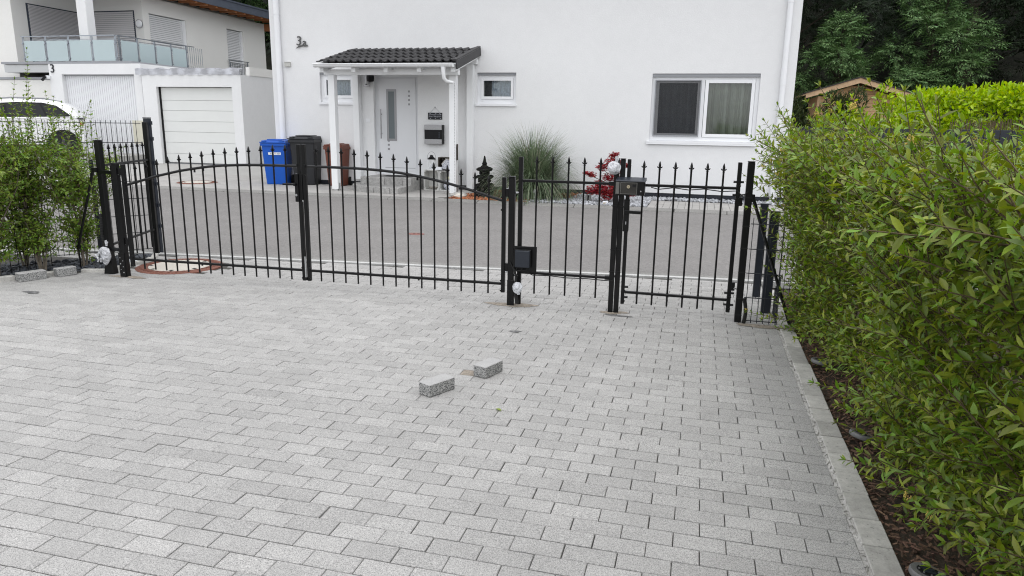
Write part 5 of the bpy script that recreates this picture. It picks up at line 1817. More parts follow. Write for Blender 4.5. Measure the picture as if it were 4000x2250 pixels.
# walk-through gate
g2_ = thing('pedestrian_gate', 'single black garden gate with six spear bars and lever handle', 'gate', gw(5.43, 0, .1))
stile(g2_, 4.992, .085, 1.312, .030)
stile(g2_, 5.866, .076, 1.310, .032)
w = MB(GT).bar((5.008, 0, 1.104), (5.85, 0, 1.104), .026, .022)
w.build('top_rail', M['black'], g2_, bevel=.003, seg=1)
w = MB(GT).bar((5.008, 0, .190), (5.85, 0, .181), .026, .022)
w.build('bottom_rail', M['black'], g2_, bevel=.003, seg=1)
rail_marks = (.186, 1.104)
for k in range(6):
    bar_(g2_, 5.113 + .1261 * k, .090 - .001 * k, 1.304 - .001 * k)
w = MB(GT)
w.box(4.966, 5.012, -.032, .032, .715, .985)
w.build('lock_case', M['black'], g2_, bevel=.004)
w = MB(GT)
w.bar((4.985, -.05, .883), (5.108, -.05, .880), .020, .026).tube([(4.985, -.032, .883), (4.985, -.06, .883)], .014, 10)
w.build('lever_handle', M['black'], g2_, bevel=.004)
w = MB(GT)
w.box(4.985, 4.993, -.034, -.0325, .775, .80)
w.build('keyhole', M['steel'], g2_)
bolts(g2_, 4.992 + .016, (.235, .145), 1)
bolts(g2_, 5.866 - .012, (.24, .14, 1.155, 1.05), -1)
bolts(g2_, 5.866 + .012, (.24, .14, 1.155, 1.05), 1)
hinge_block(g2_, 5.892, .30)
hinge_block(g2_, 5.892, 1.0)
pr = post('black post right of the single gate, half covered by the hedge', 5.951, 0, 1.312, .054)
w = MB(GT)
for z in (.265, 1.035):
    w.tube([(5.89, 0, z), (5.893, -.012, z + .02), (5.905, -.02, z + .022), (5.93, -.01, z + .012)], .006, 6)
w.build('hinge_hook', M['galv'], pr, smooth=True)
w = MB(GT)
for z in (.06, .20, .42, .62, .80, 1.03):
    w.box(5.9225, 5.9795, -.0285, -.0265, z, z + .008)
w.build('cable_tie', M['rubber'], pr)
hp = []
for k in range(50):
    u_ = k / 49
    hp.append(GT @ Vector((5.985 + .02 * math.sin(u_ * 2.6), -.05, .215 - .21 * u_)))
w = MB().tube(hp, [.017 if k % 2 else .0135 for k in range(50)], 10)
w.build('cable_conduit', M['rubber'], pr)
w = MB()
s0, s1 = GT @ Vector((5.985, .0, 1.04)), Vector((.82, 6.03, -.02))
w.tube([s0, s1], .013, 8)
w.build('strut', M['black'], pr, smooth=True)
w = MB(GT)
w.box(5.978, 6.0, -.02, .02, 1.0, 1.06)
w.build('strut_clip', M['black'], pr, bevel=.004)

# letter box, control box and wrapped lamps
lb = thing('letterbox', 'black letter box with smoked front and round lock mounted on the single gate', 'letterbox', gw(5.05, -.08, 1.1))
LB = (4.905, 5.135, -.165, -.030)
w = MB(GT)
w.box(LB[0], LB[1], LB[2], LB[3], 1.030, 1.142)
w.build('case', M['black'], lb, bevel=.005)
w = MB(GT)
w.hexa([(LB[0] - .004, LB[2] - .008, 1.143), (LB[1] + .006, LB[2] - .008, 1.143), (LB[1] + .006, LB[3] + .002, 1.143), (LB[0] - .004, LB[3] + .002, 1.143)],
       [(LB[0] - .004, LB[2] + .002, 1.150), (LB[1] + .006, LB[2] + .002, 1.150), (LB[1] + .006, LB[3] + .002, 1.168), (LB[0] - .004, LB[3] + .002, 1.168)])
w.build('lid', M['anthracite'], lb, bevel=.002)
w = MB(GT)
w.box(LB[0] + .036, LB[0] + .168, LB[2] - .004, LB[2] - .0005, 1.042, 1.132)
fr_ = w.build('front_plate', M['lens'], lb, bevel=.003)
w = MB(GT)
ring_ = [(LB[0] + .034, LB[0] + .170, 1.040, 1.134)]
for x0_, x1_, z0_, z1_ in ring_:
    w.box(x0_, x1_, LB[2] - .006, LB[2] - .0045, z0_, z0_ + .004).box(x0_, x1_, LB[2] - .006, LB[2] - .0045, z1_ - .004, z1_)
    w.box(x0_, x0_ + .004, LB[2] - .006, LB[2] - .0045, z0_ + .004, z1_ - .004).box(x1_ - .004, x1_, LB[2] - .006, LB[2] - .0045, z0_ + .004, z1_ - .004)
w.build('front_frame', M['lenslight'], lb)
w = MB(GT)
w.tube([(LB[0] + .100, LB[2] - .004, 1.100), (LB[0] + .100, LB[2] - .010, 1.100)], .013, 16)
lk = w.build('lock', M['dial'], lb)
w = MB(GT)
w.box(LB[0] + .093, LB[0] + .107, LB[2] - .0115, LB[2] - .0102, 1.097, 1.102)
w.build('key_slot', M['rubber'], lk)
w = MB(GT)
w.box(LB[0] + .132, LB[0] + .162, LB[2] - .0055, LB[2] - .0042, 1.098, 1.120)
w.build('name_plate', M['carblack'], lb)
w = MB(GT)
w.box(LB[0] - .002, LB[0] + .027, LB[2] - .005, LB[2] - .0005, 1.040, 1.136)
w.build('side_lens', M['lenslight'], lb, bevel=.004)
w = MB(GT)
w.tube([(LB[0] + .200, LB[2], 1.066), (LB[0] + .200, LB[2] - .004, 1.066)], .006, 8)
w.build('screw', M['steel'], lb)

cb = thing('control_box', 'black gate control box on the fixed panel behind the middle post', 'control box', gw(4.13, -.05, .42))
w = MB(GT)
w.box(4.032, 4.236, -.022, -.012, .312, .541)
w.build('back_plate', M['black'], cb, bevel=.002)
w = MB(GT)
w.box(4.058, 4.186, -.095, -.023, .365, .512)
w.build('case', M['anthracite'], cb, bevel=.006)
w = MB(GT)
w.box(4.052, 4.192, -.070, -.045, .358, .518)
w.build('case_rim', M['black'], cb, bevel=.004)
w = MB(GT)
for (a, c) in ((4.075, .03), (4.12, .045), (4.165, .04)):
    w.tube([(a, -.06, .362), (a - .01, -.06, .362 - c * .6), (4.06, -.05, .325), (4.03, -.04, .345), (4.0, -.035, .40)], .005, 6)
w.build('cable', M['rubber'], cb, smooth=True)
w = MB(GT)
w.tube([(4.035, -.04, .35), (4.06, -.045, .28), (4.055, -.045, .20), (4.06, -.045, .11), (4.075, -.05, .03)], [.010, .010, .011, .016, .017], 10)
w.build('cable_sleeve', M['rubber'], cb, smooth=True)

def crumple(label, name, c, r, m, seed, stretch=(1, 1, 1), amp=.2, extra=None, knot=None):
    import bmesh
    rg = np.random.default_rng(seed)
    bm = bmesh.new()
    bmesh.ops.create_icosphere(bm, subdivisions=4, radius=1)
    dirs = nrm(rg.normal(size=(70, 3)))
    of = rg.uniform(.70, 1.0, 70)
    for v in bm.verts:
        p = np.array(v.co)
        k = 1.0
        for d_, o_ in zip(dirs, of):                # faceted creases
            dp = float(p @ d_)
            if dp > 0.55:
                k = min(k, 1 - amp * 1.4 + amp * 1.4 * (o_ / max(dp, .3)))
        k += .02 * math.sin(13 * p[0] + seed) * math.sin(11 * p[2])
        v.co = Vector((c[0] + p[0] * r * k * stretch[0], c[1] + p[1] * r * k * stretch[1], c[2] + p[2] * r * k * stretch[2] * (1 - .15 * p[2] * (stretch[2] > 1))))
    me = bpy.data.meshes.new('wrap')
    bm.to_mesh(me)
    bm.free()
    t = thing(name, label, name.replace('_', ' '), c)
    for v in me.vertices:
        v.co -= Vector(c)
    me.materials.append(m)
    link('wrap', me, t)
    if knot:
        w = MB()
        k0 = Vector(c) + Vector(knot)
        for j in range(7):
            a_ = j * .9
            w.tube([Vector(c) + Vector(knot) * .8, k0 + Vector((.014 * math.cos(a_), .012 * math.sin(a_), .012 + .004 * j))], [.012, .004], 6)
        w.build('knot', m, t)
    return t
crumple('ball shaped lamp wrapped in white plastic film near the top of the post pair', 'wrapped_lamp', tuple(gw(4.876, -.078, 1.243)), .058, M['filmball'], 3, knot=(.022, -.01, .062))
crumple('small clear plastic bag tied at the foot of the middle post', 'plastic_bag', tuple(gw(4.082, -.075, .185)), .048, M['film'], 8, (1, .9, 1.15), .2, knot=(.012, -.02, -.068))
bgc = (-5.80, 5.885, .215)
bg = crumple('crumpled plastic bag hanging on the foot of the left corner post', 'plastic_bag', bgc, .060, M['film_dull'], 15, (1.25, .7, 1.75), .5, knot=(.03, 0, .115))
w = MB()
rg = random.Random(4)
for j in range(9):
    p0 = Vector(bgc) + Vector((rg.uniform(-.06, .05), -.052, rg.uniform(-.05, .07)))
    w.tube([p0, p0 + Vector((rg.uniform(-.05, .05), -.008, rg.uniform(-.05, .05)))], [.012, .006], 6)
w.build('fold', M['filmball'], bg, smooth=True)

# right end: mesh panel with raw edge and two anthracite posts
mp = thing('wire_mesh', 'short piece of wire mesh closing the gap right of the gate', 'wire mesh', (.55, 6.0, 0))
for k in range(6):
    x = .455 + k * .048
    MB().tube([(x, 6.02, .0), (x, 6.02, .875 if k < 3 else .86)], .0032, 6).build('wire', M['wire'], mp)
for z in (.02, .215, .42, .62, .825):
    MB().tube([(.435, 6.014, z), (.705, 6.014, z)], .0042, 6).build('wire', M['wire'], mp)
for k in range(7):
    y = 6.03 + k * .055
    MB().tube([(.706, y, .0), (.706, y, .42 - k * .03)], .0032, 6).build('wire', M['wire'], mp)
MB().tube([(.706, 6.02, .02), (.706, 6.38, .02)], .0042, 6).build('wire', M['wire'], mp)
MB().tube([(.706, 6.02, .215), (.706, 6.38, .215)], .0042, 6).build('wire', M['wire'], mp)
def dpost(label, x, y, h, w_=.08):
    t = thing('fence_post', label, 'fence post', (x, y, 0))
    MB().box(x - w_ / 2, x + w_ / 2, y - w_ * .3, y + w_ * .3, -.03, h).build('tube', M['anthracite'], t, bevel=.004)
    MB().box(x - w_ / 2 - .003, x + w_ / 2 + .003, y - w_ * .3 - .003, y + w_ * .3 + .003, h + .001, h + .012).build('cap', M['anthracite'], t, bevel=.003)
    return t
dpost('nearer dark grey fence post beside the wire mesh and the hedge', .650, 6.41, .88)
q = dpost('farther dark grey fence post by the street behind the wire mesh', .615, 7.03, .88, .07)
for z in (.2, .55, .82):
    MB().box(.652, .664, 6.99, 7.02, z, z + .03).build('clip', M['galv'], q)
mf = thing('mesh_fence', 'low wire mesh fence running right from the dark posts behind the hedge', 'mesh fence', (2, 6.75, 0))
for k in range(44):
    x = .72 + k * .05
    MB().tube([(x, 6.72, .02), (x, 6.72, .84)], .003, 5).build('wire', M['wire'], mf)
for z in (.03, .23, .43, .63, .82):
    MB().tube([(.70, 6.715, z), (2.9, 6.715, z)], .004, 5).build('wire', M['wire'], mf)

# left mesh fence behind the shrubs
lf = thing('mesh_fence', 'tall dark wire mesh fence behind the left shrubs', 'mesh fence', (-7.2, 6.0, 0))
fa, fd = Vector((-6.24, 7.04, 0)), Vector((-.66, -.75, 0)).normalized()
k = 0
s = .05
while s < 3.2:
    p = fa + fd * s
    MB().tube([p + Vector((0, 0, .05)), p + Vector((0, 0, 1.545))], .0030, 5).build('wire', M['wire'], lf)
    s += .05
for z in (.06, .26, .46, .66, .86, 1.06, 1.30, 1.515):
    for o_ in (-.006, .006):
        pass
    MB().tube([fa + Vector((-.006, .006, z)), fa + fd * 3.25 + Vector((-.006, .006, z))], .0042, 5).build('wire', M['wire'], lf)
t = dpost('tall dark grey post at the street end of the left wire fence', -6.225, 7.13, 1.57, .075)
for z in (.3, .55, .8, 1.05, 1.32, 1.5):
    MB().box(-6.188, -6.172, 7.115, 7.15, z, z + .04).build('clip', M['anthracite'], t)
t = dpost('dark grey fence post hidden in the left shrubs', -6.62, 6.66, 1.10, .045)
t = thing('garden_grille', 'low black wire grille leaning in the left shrubs', 'grille', (-6.7, 5.75, 0))
w = MB()
gp0, gp1 = Vector((-6.78, 5.66, 0)), Vector((-6.60, 5.98, 0))
for z in (.05, .20, .46, .64):
    w.tube([gp0 + Vector((0, 0, z)), gp1 + Vector((0, 0, z + .03))], .004, 5)
for i in range(6):
    p = gp0.lerp(gp1, i / 5)
    w.tube([p + Vector((0, 0, -.02)), p + Vector((0, 0, .68))], .004, 5)
w.build('grid', M['black'], t)

# loose stones, leaf, discs, patches
def stone(label, corners, h, m, tilt=0):
    t = thing('loose_stone', label, 'paving stone', (corners[0][0], corners[0][1], 0), None)
    lo = [(x, y, .0015) for x, y in corners]
    hi = [(x, y, h) for x, y in corners]
    o = MB().hexa(lo, hi).build('block', M['granite'], t, bevel=.004, seg=1)
    o.data.materials.append(M['granite_top'])
    for p_ in o.data.polygons:
        if p_.normal.z > .5:
            p_.material_index = 1
    return t
def rect(p, q, w_):                 # near edge p->q, depth w_ away from the viewer
    p, q = Vector(p), Vector(q)
    d_ = (q - p).normalized()
    n_ = Vector((-d_.y, d_.x))
    return [tuple(p), tuple(q), tuple(q + n_ * w_), tuple(p + n_ * w_)]
stone('left loose granite paver standing on the yard in front of the gate', rect((-1.44, 3.70), (-1.345, 3.882), .098), .078, M['granite'])
stone('right loose granite paver beside the gap in the paving', rect((-1.215, 4.098), (-1.150, 4.275), .10), .078, M['granite'])
stone('longer granite paver lying on the left border', rect((-6.31, 5.335), (-6.215, 5.56), .10), .085, M['granite'])
stone('shorter granite paver lying on the left border near the strut', rect((-6.165, 5.63), (-6.095, 5.80), .09), .085, M['granite'])
def blob(name, label, cat, cx, cy, rx, ry, z, m, seed, n=26, rot=0.0):
    r = random.Random(seed)
    ph = [r.uniform(0, 6.28) for _ in range(3)]
    vs = [(cx, cy, z + .004)]
    for i in range(n):
        a = 2 * PI * i / n
        k = 1 + .22 * math.sin(2 * a + ph[0]) + .16 * math.sin(3 * a + ph[1]) + .12 * math.sin(7 * a + ph[2])
        u_, v_ = rx * k * math.cos(a), ry * k * math.sin(a)
        vs.append((cx + u_ * math.cos(rot) - v_ * math.sin(rot), cy + u_ * math.sin(rot) + v_ * math.cos(rot), z))
    o = MB().add(vs, [(0, i + 1, (i + 1) % n + 1) for i in range(n)]).build(name, m, kind='stuff', smooth=True)
    return tag(o, label, cat)
hx, hy = cells[hole][0], cells[hole][1]
o = MB().box(hx - .098, hx + .098, hy - .047, hy + .047, -.03, -.002).build('sand_fill', M['sand'], kind='stuff')
tag(o, 'sandy gap where pavers are missing beside the loose stones', 'sand')
blob('mortar_patch', 'crumbly mortar around the foot of the middle post', 'mortar', *gw(4.02, .0, 0).xy, .19, .075, .003, M['sand'], 1)
blob('mortar_patch', 'sandy mortar around the feet of the two close posts', 'mortar', *gw(4.92, -.01, 0).xy, .12, .05, .003, M['sand'], 2)
blob('mortar_patch', 'sandy mortar at the foot of the left hinge post', 'mortar', *gw(.02, -.01, 0).xy, .17, .055, .003, M['sand'], 3)
blob('mortar_patch', 'sandy mortar under the wire mesh at the right gate post', 'mortar', .66, 5.93, .24, .06, .004, M['sand'], 4)
blob('stain', 'dark smear on the pavers at the left edge of the yard', 'stain', -5.85, 5.05, .10, .035, .003, M['stain'], 5)
blob('stain', 'dark smear on the pavers before the middle post', 'stain', -1.30, 5.18, .055, .022, .003, M['stain'], 6)
blob('stain', 'damp smear on the pavers before the two close posts', 'stain', -.58, 5.90, .10, .025, .003, M['stain'], 7)
lv = thing('fallen_leaf', 'single green leaf lying on the pavers below the loose stones', 'leaf', (-.98, 3.62, 0))
v_, f_ = leaf_shape('oval')
v_ = v_ * .055
R_ = Matrix.Rotation(.9, 3, 'Z')
MB().add([(R_ @ Vector(p)) + Vector((-.98, 3.62, .008)) for p in v_], [tuple(q) for q in f_]).build('blade', M['leaf_obj'], lv)

def disc(label, cx, cy, r, tilt, m1, white=False):
    T = Matrix.Translation((cx, cy, .022)) @ Matrix.Rotation(tilt[0], 4, 'X') @ Matrix.Rotation(tilt[1], 4, 'Y')
    t = thing('ground_light', label, 'ground light', (cx, cy, 0))
    w = MB(T).lathe([(r * .97, -.012), (r, -.008), (r, .006), (r * .95, .011), (r * .66, .012)], (0, 0, 0), 28)
    w.build('ring', m1, t, smooth=True)
    w = MB(T).lathe([(r * .645, .0122), (r * .62, .0145), (.004, .015)], (0, 0, 0), 24)
    w.build('panel', M['paperwhite'] if white else M['carblack'], t)
    w = MB(T)
    for k in range(8):
        a_ = k * PI / 4
        w.tube([(r * .52 * math.cos(a_), r * .52 * math.sin(a_), .0145), (r * .52 * math.cos(a_), r * .52 * math.sin(a_), .018)], r * .055, 8)
    w.build('diode', M['dullsteel'], t)
    w = MB(T)
    for s_ in (-1, 1):
        w.box(-r * .36, r * .36, s_ * r * .17 - r * .14, s_ * r * .17 + r * .14, .0152, .0165)
    w.build('solar_cell', M['inkblue'] if white else M['anthracite'], t)
disc('steel solar ground light halfway along the bark mulch strip', .925, 3.82, .062, (-.10, .22), M['dullsteel'])
disc('nearest solar ground light at the bottom right corner', .905, 2.585, .062, (-.06, .12), M['dullsteel'])
disc('farthest solar ground light in the mulch near the gate', .90, 5.05, .060, (-.05, .15), M['dullsteel'])
disc('white solar ground light on the shale behind the left hinge post', -6.03, 6.50, .065, (.12, 0), M['paperwhite'], True)
w = MB()
w.tube([(-7.15, 5.72, .93), (-6.85, 5.92, .885), (-6.55, 6.10, .87), (-6.40, 6.2, .86)], .0035, 5)
o = w.build('green_string', M['yellow'])
tag(o, 'thin green string tied through the left shrubs', 'string')

# ================================================================== RIGHT PRIVET HEDGE
hedge = thing('privet_hedge', 'big privet hedge with cream blossoms filling the right side', 'hedge', (1.6, 3.5, 0))
def face_x(z):
    return 1.04 - .44 * max(0.0, z / 1.45) ** 1.0
HB, HD, HL = [], [], []
rg = np.random.default_rng(21)
Y0H, Y1H = 1.25, 6.45
for _ in range(2100):                                  # the face towards the yard
    z = rg.uniform(.04, 1.40)
    y = rg.uniform(Y0H, Y1H)
    lump = .09 * math.sin(y * 3.1 + z * 2) + .07 * math.sin(y * 7.3 - z * 4)
    x = face_x(z) + .16 + rg.uniform(0, .14) + lump - .20 * min(1, max(0, (y - 5.1) / .9)) * (1 - .4 * z / 1.4)
    HB.append((x, y, z))
    HD.append((-.62 + rg.normal() * .3, rg.normal() * .38, (.70 if z > .25 else .15) + rg.normal() * .3))
    HL.append(rg.uniform(.15, .30) if rg.random() < .76 else rg.uniform(.30, .48))
for _ in range(1150):                                  # the top
    x, y = rg.uniform(.78, 2.35), rg.uniform(Y0H, Y1H + .1)
    z = 1.20 + .05 * math.sin(x * 5 + y * 3) + .05 * math.sin(y * 6.1) + rg.uniform(-.06, .03) - .10 * max(0, x - 1.9) - .05 * min(1, max(0, (y - 3.5) / 1.5))
    HB.append((x, y, z))
    HD.append((rg.normal() * .35 - .12, rg.normal() * .35, 1))
    HL.append(rg.uniform(.14, .30) if rg.random() < .80 else rg.uniform(.30, .46))
for _ in range(230):                                   # far end towards the street
    z = rg.uniform(.25, 1.35)
    HB.append((rg.uniform(face_x(z) + .1, 2.2), Y1H + rg.uniform(-.1, .05), z))
    HD.append((rg.normal() * .5 - .25, .5 + rg.normal() * .3, .4))
    HL.append(rg.uniform(.15, .30))
for _ in range(420):                                   # end towards the camera and inner fill
    z = rg.uniform(.1, 1.3)
    HB.append((rg.uniform(face_x(z) + .12, 2.0), Y0H + rg.uniform(-.1, .2), z))
    HD.append((rg.normal() * .5 - .1, -.6 + rg.normal() * .3, .5))
    HL.append(rg.uniform(.15, .28))
for _ in range(80):                                   # low sprays that hang over the mulch
    y = rg.uniform(1.6, 6.2)
    z = rg.uniform(.05, .40)
    HB.append((rg.uniform(1.06, 1.2), y, z))
    HD.append((-.9, rg.normal() * .4, .25 + rg.normal() * .2))
    HL.append(rg.uniform(.14, .26))
for _ in range(22):                                    # low sprays at the near end
    HB.append((rg.uniform(1.06, 1.2), rg.uniform(1.9, 3.3), rg.uniform(.03, .35)))
    HD.append((-.8, rg.normal() * .4, .3 + rg.normal() * .2))
    HL.append(rg.uniform(.16, .28))
# a few long shoots that stand out
for x, y, z, dx, dy, L in ((.88, 2.42, 1.08, .05, -.05, .46), (.80, 2.55, 1.0, -.35, -.2, .42), (.95, 2.1, 1.12, .25, .1, .40), (.9, 3.2, 1.2, -.1, .1, .40), (1.15, 4.1, 1.25, .05, .05, .38), (.85, 5.7, 1.1, -.75, -.1, .42),
                           (.80, 6.1, .98, -.85, .05, .42), (.78, 6.2, 1.12, -.75, -.1, .36), (.80, 6.3, 1.22, -.6, 0, .34), (.84, 6.05, .62, -.85, 0, .34), (.88, 6.15, .38, -.85, -.1, .30), (.82, 5.9, 1.2, -.55, 0, .30), (.86, 6.25, .8, -.85, .1, .36), (.85, 6.0, .80, -.75, -.1, .36), (.95, 5.3, 1.25, -.25, 0, .40), (1.5, 5.9, 1.28, 0, 0, .38), (1.0, 2.0, .85, -.6, .25, .45), (.98, 2.3, .62, -.85, .25, .42), (1.0, 3.0, .7, -.9, .1, .36)):
    HB.append((x, y, z))
    HD.append((dx, dy, .85))
    HL.append(L)
HB, HD, HL = np.array(HB), np.array(HD), np.array(HL)
P, D, N, L, stems = shoots(HB, HD, HL, node=.030, leaf=(.048, .072), bend=.28)
# inner fill: older leaves deep in the hedge so that no daylight comes through
n = 9000
z = rg.uniform(.12, 1.36, n)
fx = 1.04 - .44 * (z / 1.45)
FP = np.c_[fx + rg.uniform(.16, .95, n), rg.uniform(Y0H, Y1H, n), z]
FD = np.c_[rg.normal(size=n) - .5, rg.normal(size=n), rg.normal(size=n) * .6]
FN = np.c_[rg.normal(size=n) * .5 - .3, rg.normal(size=n) * .5, np.ones(n)]
P, D, N, L = np.r_[P, FP], np.r_[D, FD], np.r_[N, FN], np.r_[L, rg.uniform(.045, .065, n)]
q = project(P)
vis = (q[:, 0] > 2800) & (q[:, 0] < 3990) & (q[:, 1] > 380) & (q[:, 1] < 2240)
dist = np.linalg.norm(P - np.array([0, 0, EYE]), axis=1)
front = P[:, 0] < 1.04 - .44 * np.clip(P[:, 2], 0, None) / 1.45 + .20
top_ = P[:, 2] > 1.27
score = np.where(vis & (front | top_), L / dist, 0)
pick = np.argsort(-score)[:295]
lm_v, lm_f = leaf_shape('oval')
lm_v = lm_v * np.array([.84, 1, 1])
lme = bpy.data.meshes.new('leaf')
lme.from_pydata(lm_v.tolist(), [], lm_f.tolist())
lme.materials.append(M['leaf_obj'])
lme.polygons.foreach_set('use_smooth', [True] * len(lme.polygons))
FR = leaf_frames(P[pick], D[pick], N[pick])
for k, i in enumerate(pick):
    o = link('leaf', lme, hedge)
    R3 = Matrix(FR[k].tolist()) * float(L[i])
    o.matrix_local = Matrix.Translation(Vector(P[i]) - WL[hedge]) @ R3.to_4x4()
keep = np.ones(len(P), bool)
keep[pick] = False
leaves('leaf', P[keep], D[keep], N[keep], L[keep], M['leaf_privet'], 'oval', hedge, wid=.82)
stems_mesh('shoot', stems, .0035, .0016, M['twig'], hedge)
trunks = []
for _ in range(46):
    x, y = rg.uniform(1.18, 1.75), rg.uniform(1.4, 6.3)
    trunks.append(((x, y, -.03), (x + rg.normal() * .05, y + rg.normal() * .06, .4), (x + rg.normal() * .12 - .08, y + rg.normal() * .12, .85), (x + rg.normal() * .2 - .15, y + rg.normal() * .2, 1.25)))
stems_mesh('stem', trunks, .013, .004, M['greytwig'], hedge, n=6)
# blossoms: cream clusters and withered ones
def cluster_mesh(name, m, n, r, sz, seed):
    r_ = np.random.default_rng(seed)
    v, f = ico()
    pts = []
    for k in range(n):
        t_ = r_.uniform(0, 1)
        a = r_.uniform(0, 6.28)
        w_ = r * (1 - .75 * t_) * r_.uniform(.35, 1)
        pts.append((w_ * math.cos(a), w_ * math.sin(a), t_ * r * 2.0))
    vv = np.concatenate([v * sz * r_.uniform(.7, 1.2) * np.array([1, 1, 1.4]) + np.array(p) for p in pts])
    ff = np.concatenate([f + 12 * k for k in range(n)])
    me = bpy.data.meshes.new(name)
    me.from_pydata(vv.tolist(), [], ff.tolist())
    me.materials.append(m)
    return me
cm = cluster_mesh('blossom', M['flower'], 16, .017, .0042, 1)
co_ = cluster_mesh('withered_blossom', M['flower_old'], 26, .020, .0030, 2)
cand = np.where(vis & (front | top_) & (dist < 7.2))[0]
rg.shuffle(cand)
for k, i in enumerate(cand[:110]):
    nm, me = ('blossom', cm) if k % 9 == 0 else ('withered_blossom', co_)
    o = link(nm, me, hedge)
    up_ = nrm(D[i] * .6 + np.array([-.25, 0, .8]))
    o.rotation_euler = Vector(up_).to_track_quat('Z', 'Y').to_euler()
    o.location = Vector(P[i] + nrm(N[i]) * .012 + np.array([-.035, -.01, .02])) - WL[hedge]
    s_ = rg.uniform(.7, 1.15) * (.7 if nm == 'blossom' else 1)
    o.scale = (s_, s_, s_)

# ================================================================== LEFT PRIVET SHRUBS
def shrub(label, x, y, h, rad, ns, seed, tall, extra=()):
    r_ = np.random.default_rng(seed)
    t = thing('privet_shrub', label, 'shrub', (x, y, 0), 'privet shrubs in the left bed')
    B, Dd, Ls, tr = [], [], [], []
    for k in range(6):
        a = r_.uniform(0, 6.28)
        e = np.array([x + math.cos(a) * rad * .8, y + math.sin(a) * rad * .8, h * r_.uniform(.75, 1.0)])
        m1 = np.array([x + math.cos(a) * rad * .18, y + math.sin(a) * rad * .18, h * .35])
        tr.append(((x + math.cos(a) * .02, y + math.sin(a) * .02, -.03), tuple(m1), tuple((m1 + e) / 2 + r_.normal(size=3) * .03), tuple(e)))
        for j in range(ns // 6):
            u_ = r_.uniform(.04, 1.0)
            p = m1 * (1 - u_) + e * u_ if u_ > .3 else np.array([x, y, 0]) * (1 - u_ / .3) + m1 * (u_ / .3) + np.array([0, 0, .12])
            B.append(p + r_.normal(size=3) * .03)
            Dd.append((r_.normal() * .8, r_.normal() * .8, .35 + r_.normal() * .35))
            Ls.append(r_.uniform(.12, .24))
    for k in range(tall):
        a = r_.uniform(0, 6.28)
        B.append((x + math.cos(a) * rad * r_.uniform(.1, .9), y + math.sin(a) * rad * r_.uniform(.1, .9), h * r_.uniform(.82, .98)))
        Dd.append((r_.normal() * .16, r_.normal() * .16, 1))
        Ls.append(r_.uniform(.28, .55))
    for ex in extra:
        B.append(ex[:3])
        Dd.append((r_.normal() * .06, r_.normal() * .06, 1))
        Ls.append(ex[3])
    P_, D_, N_, L_, st_ = shoots(np.array(B), np.array(Dd), np.array(Ls), node=.034, leaf=(.038, .060), bend=.22)
    leaves('foliage', P_, D_, N_, L_, M['leaf_left'], 'oval', t)
    stems_mesh('shoot', st_, .0032, .0014, M['twig'], t)
    stems_mesh('stem', tr, .0105, .004, M['greytwig'], t, n=6)
    return t
shrub('left bed privet shrub nearest the gate, with long shoots over the fence wire', -6.37, 6.16, 1.30, .46, 420, 31, 14, ((-6.42, 6.22, 1.2, .55), (-6.30, 6.25, 1.1, .50), (-6.25, 6.15, .95, .45), (-6.5, 6.1, 1.2, .62)))
shrub('left bed privet shrub behind the shorter loose paver, thickest of the row', -6.56, 5.83, 1.36, .48, 480, 32, 14, ((-6.62, 5.95, 1.2, .95), (-6.55, 5.9, 1.25, .65), (-6.7, 5.85, 1.2, .55)))
shrub('left bed privet shrub behind the longer loose paver, with tall shoots', -6.76, 5.48, 1.40, .48, 480, 33, 16, ((-6.8, 5.5, 1.3, .55), (-6.72, 5.6, 1.25, .5)))
shrub('left bed privet shrub at the left picture edge', -7.0, 5.02, 1.34, .48, 460, 34, 14)
shrub('left bed privet shrub behind the others against the wire fence', -6.88, 5.92, 1.26, .44, 330, 35, 10)

# ================================================================== ORNAMENTAL GRASS AND MAPLE
gt = thing('ornamental_grass', 'big tuft of arching ornamental grass before the white house', 'ornamental grass', (-3.42, 14.95, 0))
r_ = np.random.default_rng(5)
def blades(name, n, L0, L1, spread, m, w_, droop, seed):
    r_ = np.random.default_rng(seed)
    V, Fc = [], []
    K = 7
    for i in range(n):
        a = r_.uniform(0, 2 * PI)
        rad = abs(r_.normal()) * .16
        b0 = np.array([-3.42 + rad * math.cos(a), 14.95 + .8 * rad * math.sin(a), .02])
        a2 = a + r_.normal() * .5
        L = r_.uniform(L0, L1)
        lean = abs(r_.normal()) * spread
        side = np.array([-math.sin(a2), math.cos(a2), 0])
        out = np.array([math.cos(a2), math.sin(a2), 0])
        k0 = len(V)
        p = b0.copy()
        th = lean * .25 + .05
        for k in range(K):
            u_ = k / (K - 1)
            wd = w_ * (1 - u_ ** 2 * .92) * (.6 if k == 0 else 1)
            V.append(p + side * wd)
            V.append(p - side * wd)
            th += (lean * .32 + droop * (u_ ** 1.6) * r_.uniform(.5, 1.3))
            th_ = min(th, 2.6)
            p = p + (out * math.sin(th_) + np.array([0, 0, 1]) * math.cos(th_)) * (L / (K - 1))
        for k in range(K - 1):
            Fc.append((k0 + 2 * k, k0 + 2 * k + 1, k0 + 2 * k + 3, k0 + 2 * k + 2))
    fast(name, np.array(V), np.array(Fc), m, gt, 'stuff')
blades('blade', 2500, .92, 1.70, .88, M['grass_blade'], .0064, .30, 51)
blades('blade', 1500, .85, 1.58, 1.25, M['grass_blade'], .0064, .38, 52)
blades('dry_blade', 260, 1.2, 1.9, .8, M['grass_dry'], .0040, .30, 53)

